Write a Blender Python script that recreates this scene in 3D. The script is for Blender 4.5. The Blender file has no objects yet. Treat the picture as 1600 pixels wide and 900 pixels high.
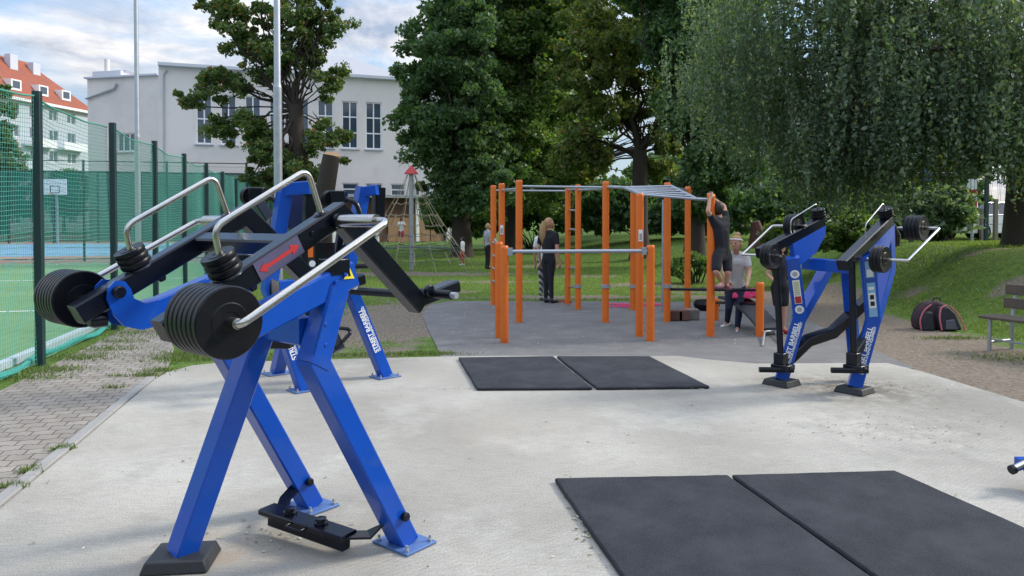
import bpy, bmesh, math, random
import numpy as np
from mathutils import Vector, Matrix
random.seed(7); rng = np.random.default_rng(11)
R = math.radians
sc = bpy.context.scene
col = sc.collection

# ------------------------------------------------------------ camera, sky, sun, exposure
CAM_H = 1.6; FPX = 1155.0; PPY = 370.0; PITCH = math.atan(25/1155)
cd = bpy.data.cameras.new('camera'); cam = bpy.data.objects.new('camera', cd); col.objects.link(cam)
cam.location = (0, 0, CAM_H); cam.rotation_euler = (R(90)-PITCH, 0, 0)
cd.sensor_width = 36; cd.lens = FPX/1600*36; cd.shift_y = -80/1600; cd.clip_end = 2000; cd.clip_start = 0.05
sc.camera = cam
SUN_EL, SUN_AZ = 34, 74          # azimuth clockwise from +Y
w = bpy.data.worlds.new('World'); sc.world = w; w.use_nodes = True
nt = w.node_tree; N = nt.nodes; L = nt.links; N.clear()
def nn(t, **k):
    n = N.new(t)
    for a, b in k.items(): setattr(n, a, b)
    return n
sky = nn('ShaderNodeTexSky', sky_type='NISHITA', sun_disc=False, sun_elevation=R(SUN_EL), sun_rotation=R(SUN_AZ))
sky.air_density = 1.2; sky.dust_density = 1.0
tc = nn('ShaderNodeTexCoord'); sep = nn('ShaderNodeSeparateXYZ'); L.new(tc.outputs['Generated'], sep.inputs[0])
mz = nn('ShaderNodeMath', operation='MAXIMUM'); mz.inputs[1].default_value = 0.0; L.new(sep.outputs[2], mz.inputs[0])
az = nn('ShaderNodeMath', operation='ADD'); az.inputs[1].default_value = 0.16; L.new(mz.outputs[0], az.inputs[0])
dx = nn('ShaderNodeMath', operation='DIVIDE'); dy = nn('ShaderNodeMath', operation='DIVIDE')
L.new(sep.outputs[0], dx.inputs[0]); L.new(az.outputs[0], dx.inputs[1]); L.new(sep.outputs[1], dy.inputs[0]); L.new(az.outputs[0], dy.inputs[1])
cmb = nn('ShaderNodeCombineXYZ'); L.new(dx.outputs[0], cmb.inputs[0]); L.new(dy.outputs[0], cmb.inputs[1])
def noise(scale, det, rough, dist=0.0, off=(0, 0, 0)):
    mp = nn('ShaderNodeMapping'); mp.inputs['Location'].default_value = off; L.new(cmb.outputs[0], mp.inputs[0])
    n = nn('ShaderNodeTexNoise'); n.inputs['Scale'].default_value = scale; n.inputs['Detail'].default_value = det
    n.inputs['Roughness'].default_value = rough; n.inputs['Distortion'].default_value = dist; L.new(mp.outputs[0], n.inputs[0]); return n
n1 = noise(1.15, 9, 0.6, 0.4, (3.1, 1.7, 0)); n2 = noise(1.9, 9, 0.6, 0.3, (7.3, 2.2, 0))
r1 = nn('ShaderNodeValToRGB'); r1.color_ramp.elements[0].position = 0.43; r1.color_ramp.elements[1].position = 0.58; L.new(n1.outputs[0], r1.inputs[0])
r2 = nn('ShaderNodeValToRGB'); r2.color_ramp.elements[0].position = 0.36; r2.color_ramp.elements[0].color = (2.9, 3.5, 4.6, 1)
r2.color_ramp.elements[1].position = 0.66; r2.color_ramp.elements[1].color = (10.5, 9.8, 9.0, 1); L.new(n2.outputs[0], r2.inputs[0])
skb = nn('ShaderNodeMix', data_type='RGBA', blend_type='MIX'); skb.inputs[0].default_value = 0.35; skb.inputs[7].default_value = (3.3, 5.6, 9.4, 1)
L.new(sky.outputs[0], skb.inputs[6])
mx = nn('ShaderNodeMix', data_type='RGBA'); L.new(r1.outputs[0], mx.inputs[0]); L.new(skb.outputs[2], mx.inputs[6]); L.new(r2.outputs[0], mx.inputs[7])
zr_ = nn('ShaderNodeMapRange'); zr_.inputs[1].default_value = 0.12; zr_.inputs[2].default_value = 0.85; zr_.inputs[3].default_value = 0.74; zr_.inputs[4].default_value = 1.9; L.new(mz.outputs[0], zr_.inputs[0])
zm_ = nn('ShaderNodeVectorMath', operation='SCALE'); L.new(mx.outputs[2], zm_.inputs[0]); L.new(zr_.outputs[0], zm_.inputs['Scale'])
bg = nn('ShaderNodeBackground'); bg.inputs[1].default_value = 0.09; L.new(zm_.outputs[0], bg.inputs[0])
wo = nn('ShaderNodeOutputWorld'); L.new(bg.outputs[0], wo.inputs[0])
sd = bpy.data.lights.new('sun', 'SUN'); sd.energy = 2.0; sd.angle = R(12); sd.color = (1.0, 0.93, 0.82)
so = bpy.data.objects.new('sun', sd); col.objects.link(so)
sdir = Vector((math.sin(R(SUN_AZ))*math.cos(R(SUN_EL)), math.cos(R(SUN_AZ))*math.cos(R(SUN_EL)), math.sin(R(SUN_EL))))
so.rotation_euler = sdir.to_track_quat('Z', 'Y').to_euler()
sc.view_settings.view_transform = 'Standard'; sc.view_settings.look = 'None'
sc.view_settings.gamma = 1; sc.view_settings.exposure = 0.9

# ------------------------------------------------------------ geometry helpers
def ray(u, v):
    x = (u-800)/FPX; y = (PPY-v)/FPX
    r = Vector((x, math.cos(PITCH)+y*math.sin(PITCH), -math.sin(PITCH)+y*math.cos(PITCH)))
    return r/r.y
CAMP = Vector((0, 0, CAM_H))
def P(u, v, d): return CAMP+ray(u, v)*d
def G(u, v, z=0.0):
    r = ray(u, v); return CAMP+r*((z-CAM_H)/r.z)
def plane_pt(u, v, a, s):
    r = ray(u, v); return CAMP+r*(s/(r.x*a[0]+r.y*a[1]))
YF = [0, 9, 16, 19.5, 24.6, 33, 46, 60, 90, 160]; XF = [6.7, 6.6, 6.5, 5.9, 4.5, 2.6, -1.6, -7, -20, -50]
def hz(x, y):
    x = np.asarray(x, float); y = np.asarray(y, float)
    d = x-np.interp(y, YF, XF); wd = np.interp(y, [9, 16, 30, 60], [2.9, 3.0, 6.0, 12.0])
    t = np.clip(d/wd, 0, 1); s = t*t*(3-2*t)
    top = np.interp(y, [0, 17, 25, 40, 80], [1.1, 1.1, .78, 0.75, 0.7])
    return s*top + np.clip(d-wd, 0, 30)*0.012 - 0.014
def hz1(x, y): return float(hz(x, y))
def GT(u, v):
    r = ray(u, v); d = 2.0
    while d < 150:
        q = CAMP+r*d
        if q.z <= hz1(q.x, q.y): return Vector((q.x, q.y, hz1(q.x, q.y)))
        d += 0.05
    return CAMP+r*150

class MB:
    def __init__(s): s.v = []; s.f = []; s.mi = []; s.m = 0
    def add(s, vs, fs):
        o = len(s.v); s.v += [tuple(q) for q in vs]
        for f in fs: s.f.append(tuple(i+o for i in f)); s.mi.append(s.m)
    def sweep(s, path, prof, up, cap=True, closed=False):
        path = [Vector(q) for q in path]; n = len(path); up = Vector(up); rings = []
        segs = [(path[i+1]-path[i]).normalized() for i in range(n-1)]
        for i in range(n):
            ti = segs[max(i-1, 0)]; to = segs[min(i, n-2)]
            nrm = (ti+to)
            if nrm.length < 1e-6: nrm = ti
            t = ti
            sd = t.cross(up)
            if sd.length < 1e-5: sd = t.cross(Vector((0.3, 1, 0.1)))
            sd.normalize(); u2 = sd.cross(t)
            ring = []
            for x, y in prof:
                q = sd*x+u2*y; dn = t.dot(nrm)
                ring.append(path[i]+q-t*(q.dot(nrm)/dn))
            rings.append(ring)
        k = len(prof); vs = [q for r in rings for q in r]; fs = []
        for i in range(n-1):
            for j in range(k):
                a = i*k+j; b = i*k+(j+1) % k; fs.append((a, a+k, b+k, b))
        if cap: fs.append(tuple(range(k))); fs.append(tuple((n-1)*k+j for j in reversed(range(k))))
        s.add(vs, fs); return s
    def beam(s, path, w, h, up, c=0.008):
        a, b = w/2, h/2; c = min(c, a*.4, b*.4)
        pr = [(-a+c, -b), (a-c, -b), (a, -b+c), (a, b-c), (a-c, b), (-a+c, b), (-a, b-c), (-a, -b+c)]
        return s.sweep(path, pr, up)
    def tube(s, path, r, n=12, fillet=0.0, up=(0.13, 0.21, 0.97), cap=True):
        path = [Vector(q) for q in path]
        if fillet > 0 and len(path) > 2:
            np_ = [path[0]]
            for i in range(1, len(path)-1):
                a, b, c = path[i-1], path[i], path[i+1]
                l = min(fillet, (a-b).length*.45, (c-b).length*.45)
                p0 = b+(a-b).normalized()*l; p2 = b+(c-b).normalized()*l
                for t in (0, .2, .4, .6, .8, 1): np_.append(p0*(1-t)**2+b*2*t*(1-t)+p2*t*t)
            np_.append(path[-1]); path = np_
        # parallel-transport rings
        k = len(path); rings = []
        t0 = (path[1]-path[0]).normalized(); sdv = t0.cross(Vector(up)).normalized()
        rr = r if isinstance(r, (list, tuple)) else [r]*k
        if len(rr) != k: rr = [rr[0]+(rr[-1]-rr[0])*i/(k-1) for i in range(k)]
        for i in range(k):
            if i == 0: t = t0
            elif i == k-1: t = (path[-1]-path[-2]).normalized()
            else: t = ((path[i]-path[i-1]).normalized()+(path[i+1]-path[i]).normalized()).normalized()
            sdv = (sdv-t*sdv.dot(t)).normalized(); u2 = t.cross(sdv)
            rings.append([path[i]+(sdv*math.cos(2*math.pi*j/n)+u2*math.sin(2*math.pi*j/n))*rr[i] for j in range(n)])
        vs = [q for r_ in rings for q in r_]; fs = []
        for i in range(k-1):
            for j in range(n): a = i*n+j; b = i*n+(j+1) % n; fs.append((a, b, b+n, a+n))
        if cap: fs.append(tuple(reversed(range(n)))); fs.append(tuple((k-1)*n+j for j in range(n)))
        s.add(vs, fs); return s
    def lathe(s, c, axis, prof, n=24):
        c = Vector(c); ax = Vector(axis).normalized(); e1 = ax.cross(Vector((0.31, 0.17, 0.93)))
        if e1.length < .05: e1 = ax.cross(Vector((1, 0, 0)))
        e1.normalize(); e2 = ax.cross(e1); vs = []; fs = []; k = len(prof)
        for r, h in prof:
            for j in range(n):
                a = 2*math.pi*j/n; vs.append(c+ax*h+(e1*math.cos(a)+e2*math.sin(a))*max(r, 1e-4))
        for i in range(k-1):
            for j in range(n): a = i*n+j; b = i*n+(j+1) % n; fs.append((a, b, b+n, a+n))
        fs.append(tuple(reversed(range(n)))); fs.append(tuple((k-1)*n+j for j in range(n)))
        s.add(vs, fs); return s
    def box(s, c, size, ax=(1, 0, 0), up=(0, 0, 1)):
        c = Vector(c); x = Vector(ax).normalized(); z = Vector(up); z = (z-x*z.dot(x)).normalized(); y = z.cross(x)
        vs = []
        for k in (-1, 1):
            for j in (-1, 1):
                for i in (-1, 1): vs.append(c+x*i*size[0]/2+y*j*size[1]/2+z*k*size[2]/2)
        s.add(vs, [(0, 2, 3, 1), (4, 5, 7, 6), (0, 1, 5, 4), (2, 6, 7, 3), (0, 4, 6, 2), (1, 3, 7, 5)]); return s
    def prism(s, poly, ext):
        poly = [Vector(q) for q in poly]; ext = Vector(ext); n = len(poly)
        s.add(poly+[q+ext for q in poly], [tuple(range(n)), tuple(reversed(range(n, 2*n)))]+[(i, i+n, (i+1) % n+n, (i+1) % n) for i in range(n)]); return s
    def ball(s, c, r, n=12, m=8):
        c = Vector(c); r = r if isinstance(r, (tuple, list)) else (r, r, r)
        vs = [c+Vector((0, 0, r[2]))]; fs = []
        for i in range(1, m):
            for j in range(n):
                a = math.pi*i/m; b = 2*math.pi*j/n; vs.append(c+Vector((r[0]*math.sin(a)*math.cos(b), r[1]*math.sin(a)*math.sin(b), r[2]*math.cos(a))))
        vs.append(c-Vector((0, 0, r[2]))); last = len(vs)-1
        for j in range(n):
            fs.append((0, 1+j, 1+(j+1) % n)); fs.append((last, last-n+(j+1) % n, last-n+j))
            for i in range(m-2): a = 1+i*n+j; b = 1+i*n+(j+1) % n; fs.append((a, a+n, b+n, b))
        s.add(vs, fs); return s
    def build(s, name, mat, parent=None, base=None, smooth=35, bevel=0.0):
        if parent is not None: off = wloc(parent)
        else: off = Vector(base) if base is not None else Vector((0, 0, 0))
        me = bpy.data.meshes.new(name); me.from_pydata([tuple(Vector(q)-off) for q in s.v], [], s.f)
        ob = bpy.data.objects.new(name, me); col.objects.link(ob)
        for m_ in (mat if isinstance(mat, (list, tuple)) else [mat]): me.materials.append(m_)
        if isinstance(mat, (list, tuple)):
            for pl, k in zip(me.polygons, s.mi): pl.material_index = k
        bm = bmesh.new(); bm.from_mesh(me); bmesh.ops.recalc_face_normals(bm, faces=bm.faces); bm.to_mesh(me); bm.free()
        if smooth: me.shade_smooth(); me.set_sharp_from_angle(angle=R(smooth))
        if parent is not None: ob.parent = parent; ob['_o'] = list(off)
        else: ob.location = off
        if bevel: b = ob.modifiers.new('bevel', 'BEVEL'); b.width = bevel; b.segments = 2; b.limit_method = 'ANGLE'
        return ob
def wloc(o):
    v = Vector((0, 0, 0))
    while o is not None: v += o.location; o = o.parent
    return v
def thing(name, label, cat, loc=(0, 0, 0), group=None, kind=None):
    o = bpy.data.objects.new(name, None); col.objects.link(o); o.location = loc; o.empty_display_size = .2
    return tag(o, label, cat, group, kind)
def tag(o, label=None, cat=None, group=None, kind=None):
    if label: o['label'] = label
    if cat: o['category'] = cat
    if group: o['group'] = group
    if kind: o['kind'] = kind
    return o
def fast_mesh(name, V, quads, mats, parent=None, base=(0, 0, 0), rnd=None, smooth=False):
    V = np.asarray(V, np.float32)-np.asarray(base, np.float32); quads = np.asarray(quads, np.int32); nf, k = quads.shape
    me = bpy.data.meshes.new(name); me.vertices.add(len(V)); me.vertices.foreach_set('co', V.ravel())
    me.loops.add(nf*k); me.loops.foreach_set('vertex_index', quads.ravel())
    me.polygons.add(nf); me.polygons.foreach_set('loop_start', np.arange(0, nf*k, k, dtype=np.int32)); me.polygons.foreach_set('loop_total', np.full(nf, k, np.int32))
    if rnd is not None:
        at = me.attributes.new('rnd', 'FLOAT', 'POINT'); at.data.foreach_set('value', np.asarray(rnd, np.float32))
    me.update(calc_edges=True); me.validate()
    me.materials.append(mats)
    ob = bpy.data.objects.new(name, me); col.objects.link(ob)
    if parent is not None: ob.parent = parent
    else: ob.location = base
    if smooth: me.shade_smooth()
    return ob

# ------------------------------------------------------------ materials
MATS = {}
def mat(name, color, rough=.6, metal=0, var=.12, vscale=6, bump=.0, bscale=60, coat=0, spec=.5, dirt=None, dscale=3, dthr=(.5, .7)):
    if name in MATS: return MATS[name]
    m = bpy.data.materials.new(name); m.use_nodes = True; t = m.node_tree; nd = t.nodes; lk = t.links; b = nd['Principled BSDF']
    tcn = nd.new('ShaderNodeTexCoord'); nz = nd.new('ShaderNodeTexNoise'); nz.inputs['Scale'].default_value = vscale; nz.inputs['Detail'].default_value = 6
    lk.new(tcn.outputs['Object'], nz.inputs[0])
    mxn = nd.new('ShaderNodeMix'); mxn.data_type = 'RGBA'; lk.new(nz.outputs[0], mxn.inputs[0])
    mxn.inputs[6].default_value = (*[c*(1-var) for c in color], 1); mxn.inputs[7].default_value = (*[min(1, c*(1+var)) for c in color], 1)
    out = mxn.outputs[2]
    if dirt:
        n2_ = nd.new('ShaderNodeTexNoise'); n2_.inputs['Scale'].default_value = dscale; n2_.inputs['Detail'].default_value = 8; n2_.inputs['Roughness'].default_value = .65; lk.new(tcn.outputs['Object'], n2_.inputs[0])
        rp = nd.new('ShaderNodeValToRGB'); rp.color_ramp.elements[0].position = dthr[0]; rp.color_ramp.elements[1].position = dthr[1]; lk.new(n2_.outputs[0], rp.inputs[0])
        m3 = nd.new('ShaderNodeMix'); m3.data_type = 'RGBA'; lk.new(rp.outputs[0], m3.inputs[0]); lk.new(out, m3.inputs[6]); m3.inputs[7].default_value = (*dirt, 1); out = m3.outputs[2]
    lk.new(out, b.inputs['Base Color']); b.inputs['Metallic'].default_value = metal; b.inputs['Specular IOR Level'].default_value = spec
    rr = nd.new('ShaderNodeMapRange'); rr.inputs[3].default_value = max(0, rough-.07); rr.inputs[4].default_value = min(1, rough+.07); lk.new(nz.outputs[0], rr.inputs[0]); lk.new(rr.outputs[0], b.inputs['Roughness'])
    b.inputs['Coat Weight'].default_value = coat; b.inputs['Coat Roughness'].default_value = .1
    if bump:
        nb = nd.new('ShaderNodeTexNoise'); nb.inputs['Scale'].default_value = bscale; nb.inputs['Detail'].default_value = 5; lk.new(tcn.outputs['Object'], nb.inputs[0])
        bp = nd.new('ShaderNodeBump'); bp.inputs['Strength'].default_value = bump; bp.inputs['Distance'].default_value = .01; lk.new(nb.outputs[0], bp.inputs['Height']); lk.new(bp.outputs[0], b.inputs['Normal'])
    MATS[name] = m; return m
blue = mat('blue_paint', (.0, .062, .40), .4, var=.14, vscale=5, bump=.05, bscale=90, coat=.45, spec=.25, dirt=(.025, .085, .32), dscale=7, dthr=(.56, .8))
black = mat('black_paint', (.003, .0045, .011), .24, var=.25, bump=.03, bscale=150, coat=.0, spec=.36, dirt=(.007, .008, .013), dthr=(.6, .85))
rubber = mat('black_rubber', (.004, .005, .008), .36, var=.3, vscale=9, bump=.06, bscale=200, spec=.24, dirt=(.009, .010, .013), dthr=(.5, .8))
steel = mat('brushed_steel', (.46, .45, .43), .26, metal=1, var=.12, vscale=14, bump=.03)
galv = mat('galvanised_steel', (.36, .39, .43), .42, metal=.55, var=.18, vscale=8, bump=.05)
orange = mat('orange_paint', (.72, .15, .012), .42, var=.1, vscale=2.5, bump=.05, coat=.1, dirt=(.42, .09, .02), dthr=(.58, .8))
white = mat('white_print', (.75, .77, .8), .55, var=.04)
red = mat('red_print', (.42, .015, .02), .5, var=.08)
yellow = mat('yellow_print', (.75, .62, .03), .5, var=.05)
postgreen = mat('dark_green_paint', (.012, .035, .04), .45, var=.2, bump=.05)
netm = mat('green_cord', (.06, .27, .21), .8, var=.2, vscale=2)
netdark = mat('dark_green_screen', (.015, .17, .12), .85, var=.25, vscale=1)
plaster = mat('pale_plaster', (.66, .615, .585), .9, var=.06, vscale=.35, bump=.15, bscale=25, dirt=(.50, .465, .45), dscale=.22, dthr=(.5, .78))
plaster2 = mat('grey_plaster', (.52, .54, .6), .9, var=.06, vscale=.3, dirt=(.42, .44, .5), dscale=.3)
roofm = mat('orange_roof_tiles', (.27, .075, .04), .85, var=.25, vscale=1.2, bump=.3, bscale=6, dirt=(.2, .075, .055), dscale=.8)
glass = mat('window_glass', (.05, .07, .1), .08, var=.5, vscale=.8, spec=.9)
frame = mat('white_frame', (.75, .76, .78), .5, var=.03)
bark = mat('bark', (.035, .027, .022), .95, var=.4, vscale=5, bump=.9, bscale=14)
bark2 = mat('pale_bark', (.055, .045, .038), .95, var=.4, vscale=5, bump=.9, bscale=12)
cutw = mat('cut_wood', (.34, .2, .1), .8, var=.15, vscale=8)
brownw = mat('brown_boards', (.085, .04, .028), .8, var=.3, vscale=2)
tanw = mat('tan_boards', (.3, .18, .1), .8, var=.25, vscale=2)
greyw = mat('weathered_wood', (.2, .165, .135), .85, var=.25, vscale=9, bump=.3, bscale=30)
skin_m = mat('skin', (.5, .27, .19), .55, var=.08)
blackc = mat('black_cloth', (.012, .013, .019), .9, var=.3, vscale=12)
greyc = mat('grey_cloth', (.34, .35, .38), .9, var=.12, vscale=12)
whitec = mat('white_cloth', (.72, .72, .74), .85, var=.06)
pinkc = mat('pink_cloth', (.75, .06, .2), .85, var=.15, vscale=10)
redc = mat('red_cloth', (.5, .03, .05), .85, var=.1)
navyc = mat('navy_cloth', (.015, .022, .05), .9, var=.2)
blond = mat('blond_hair', (.36, .22, .1), .6, var=.3, vscale=25)
brownh = mat('brown_hair', (.022, .013, .009), .6, var=.3, vscale=25)
eyem = mat('eye', (.02, .015, .012), .3)

def stripes_mat():
    m = mat('striped_cloth', (.3, .3, .32), .9); t = m.node_tree; nd = t.nodes; lk = t.links
    wv = nd.new('ShaderNodeTexWave'); wv.bands_direction = 'DIAGONAL'; wv.inputs['Scale'].default_value = 5; tcn = nd.new('ShaderNodeTexCoord'); lk.new(tcn.outputs['Object'], wv.inputs[0])
    rp = nd.new('ShaderNodeValToRGB'); rp.color_ramp.interpolation = 'CONSTANT'; rp.color_ramp.elements[0].color = (.04, .04, .05, 1); rp.color_ramp.elements[1].position = .5; rp.color_ramp.elements[1].color = (.4, .4, .42, 1)
    lk.new(wv.outputs[0], rp.inputs[0]); lk.new(rp.outputs[0], nd['Principled BSDF'].inputs['Base Color']); return m
stripec = stripes_mat()

def leafmat(name, c1, c2, trans=.35, c3=None):
    m = bpy.data.materials.new(name); m.use_nodes = True; t = m.node_tree; nd = t.nodes; lk = t.links; b = nd['Principled BSDF']
    at = nd.new('ShaderNodeAttribute'); at.attribute_name = 'rnd'; rp = nd.new('ShaderNodeValToRGB')
    rp.color_ramp.elements[0].color = (*c1, 1); rp.color_ramp.elements[1].color = (*c2, 1); rp.color_ramp.elements[1].position = .9
    if c3: e = rp.color_ramp.elements.new(.97); e.color = (*c3, 1)
    lk.new(at.outputs['Fac'], rp.inputs[0]); lk.new(rp.outputs[0], b.inputs['Base Color']); b.inputs['Roughness'].default_value = .5; b.inputs['Specular IOR Level'].default_value = .35
    tr = nd.new('ShaderNodeBsdfTranslucent'); g = nd.new('ShaderNodeMix'); g.data_type = 'RGBA'; g.blend_type = 'MULTIPLY'; g.inputs[0].default_value = 1
    lk.new(rp.outputs[0], g.inputs[6]); g.inputs[7].default_value = (1.5, 1.6, .5, 1); lk.new(g.outputs[2], tr.inputs[0])
    ms = nd.new('ShaderNodeMixShader'); ms.inputs[0].default_value = trans; lk.new(b.outputs[0], ms.inputs[1]); lk.new(tr.outputs[0], ms.inputs[2]); lk.new(ms.outputs[0], nd['Material Output'].inputs[0])
    return m
leaf_dark = leafmat('leaf_dark', (.045, .10, .052), (.13, .21, .09), .4)
leaf_mid = leafmat('leaf_mid', (.055, .12, .04), (.17, .25, .07), .42, c3=(.22, .19, .05))
leaf_olive = leafmat('leaf_olive', (.07, .11, .036), (.18, .22, .065), .42, c3=(.26, .17, .06))
leaf_birch = leafmat('leaf_birch', (.055, .105, .07), (.20, .26, .19), .4, c3=(.26, .3, .14))
leaf_oak = leafmat('leaf_oak', (.05, .10, .04), (.16, .21, .065), c3=(.28, .14, .04))
leaf_yel = leafmat('leaf_yellow', (.08, .1, .02), (.2, .2, .05), .45)
grass_m = leafmat('grass_blades', (.075, .13, .02), (.21, .28, .06), .4, c3=(.25, .22, .1))
weed_m = leafmat('weed_blades', (.06, .11, .025), (.15, .21, .06), .3, c3=(.28, .24, .12))

# ground sheet material: lawn / bare earth by vertex mask
def ground_mat():
    m = bpy.data.materials.new('lawn_and_earth'); m.use_nodes = True; t = m.node_tree; nd = t.nodes; lk = t.links; b = nd['Principled BSDF']
    tcn = nd.new('ShaderNodeTexCoord')
    def nz(s, d=8, r=.6):
        n = nd.new('ShaderNodeTexNoise'); n.inputs['Scale'].default_value = s; n.inputs['Detail'].default_value = d; n.inputs['Roughness'].default_value = r; lk.new(tcn.outputs['Object'], n.inputs[0]); return n
    a = nz(.5); g = nz(9); e = nz(25)
    rg = nd.new('ShaderNodeValToRGB'); rg.color_ramp.elements[0].position = .3; rg.color_ramp.elements[0].color = (.05, .095, .02, 1); rg.color_ramp.elements[1].position = .7; rg.color_ramp.elements[1].color = (.13, .20, .045, 1); lk.new(g.outputs[0], rg.inputs[0])
    re = nd.new('ShaderNodeValToRGB'); re.color_ramp.elements[0].position = .3; re.color_ramp.elements[0].color = (.115, .093, .072, 1); re.color_ramp.elements[1].position = .72; re.color_ramp.elements[1].color = (.26, .22, .175, 1); lk.new(e.outputs[0], re.inputs[0])
    at = nd.new('ShaderNodeAttribute'); at.attribute_name = 'rnd'
    s1 = nd.new('ShaderNodeMath'); s1.operation = 'ADD'; lk.new(at.outputs['Fac'], s1.inputs[0])
    ms = nd.new('ShaderNodeMath'); ms.operation = 'MULTIPLY_ADD'; ms.inputs[1].default_value = 1.5; ms.inputs[2].default_value = -.75; lk.new(nz(1.1).outputs[0], ms.inputs[0]); lk.new(ms.outputs[0], s1.inputs[1])
    rp = nd.new('ShaderNodeValToRGB'); rp.color_ramp.elements[0].position = .42; rp.color_ramp.elements[1].position = .6; lk.new(s1.outputs[0], rp.inputs[0])
    mxn = nd.new('ShaderNodeMix'); mxn.data_type = 'RGBA'; lk.new(rp.outputs[0], mxn.inputs[0]); lk.new(rg.outputs[0], mxn.inputs[6]); lk.new(re.outputs[0], mxn.inputs[7]); lk.new(mxn.outputs[2], b.inputs['Base Color'])
    b.inputs['Roughness'].default_value = .95; b.inputs['Specular IOR Level'].default_value = .1
    bp = nd.new('ShaderNodeBump'); bp.inputs['Strength'].default_value = .7; bp.inputs['Distance'].default_value = .03; lk.new(e.outputs[0], bp.inputs['Height']); lk.new(bp.outputs[0], b.inputs['Normal'])
    return m

# ------------------------------------------------------------ ground sheet
def dirtmask(x, y):
    d = x-np.interp(y, YF, XF)
    m = np.zeros_like(x)
    def blob(cx, cy, rx, ry, k=1.0):
        return k*np.clip(1.25-np.sqrt(((x-cx)/rx)**2+((y-cy)/ry)**2), 0, 1)
    # worn path at the foot of the bank, right
    m = np.maximum(m, np.clip(1.3-np.abs(d+1.0)/1.1, 0, 1)*(y < 17)*(y > 4))
    m = np.maximum(m, (x > 3.6)*(d < -.2)*(y < 16)*.85)
    m = np.maximum(m, blob(-2.1, 11.8, 1.5, 4.0, .95)); m = np.maximum(m, blob(-3.0, 22.5, 5, 1.5, .8))
    m = np.maximum(m, blob(1.2, 15.6, 4.5, .7, .75)); m = np.maximum(m, blob(3.3, 18.5, 1.6, 1.2, .7)); m = np.maximum(m, blob(-2.8, 16, 1.3, 1.3, .5))
    for bx, by, ra, rb, kk in ((-.8, 19.5, 2.2, .8, .62), (2.2, 21.5, 2.0, .9, .6), (-4.5, 18, 1.5, 2, .6), (.6, 26, 3, .9, .62), (3.8, 16.6, 1.2, .5, .66), (-1.6, 16.8, 1.5, .6, .6), (8.2, 11.8, .9, .9, .55)): m = np.maximum(m, blob(bx, by, ra, rb, kk))
    m = np.maximum(m, blob(6.6, 15.5, 1.4, 2.5, .7)); m = np.maximum(m, blob(7.7, 13.8, 1.2, .8, .5)); m = np.maximum(m, blob(9.6, 14.2, 1.4, .8, .6))
    return m
gx = np.concatenate([[-400, -200, -100, -60, -40, -30, -24], np.arange(-20, 20.01, .2), [22, 25, 30, 40, 60, 100, 200, 400]])
gy = np.concatenate([[-60, -20, -8], np.arange(-4, 40, .2), np.arange(40, 80, 1.0), [90, 110, 150, 220, 350, 600]])
XX, YY = np.meshgrid(gx, gy); ZZ = hz(XX, YY); nx, ny = len(gx), len(gy)
ZZ += (np.sin(XX*1.7+YY*.9)*.012+np.sin(XX*.6-YY*1.3)*.015)*(hz(XX, YY) > .05)
idx = np.arange(nx*ny).reshape(ny, nx); Q = np.stack([idx[:-1, :-1], idx[:-1, 1:], idx[1:, 1:], idx[1:, :-1]], -1).reshape(-1, 4)
gr = fast_mesh('ground', np.stack([XX, YY, ZZ], -1).reshape(-1, 3), Q, ground_mat(), rnd=dirtmask(XX, YY).ravel(), smooth=True); tag(gr, kind='structure')

def sheet(name, pts, z, m, kind='structure'):
    mb = MB(); mb.add([(q[0], q[1], z) for q in pts], [tuple(range(len(pts)))]); o = mb.build(name, m, smooth=0)
    return tag(o, kind=kind)
def nodes(m): return m.node_tree.nodes, m.node_tree.links
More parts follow.
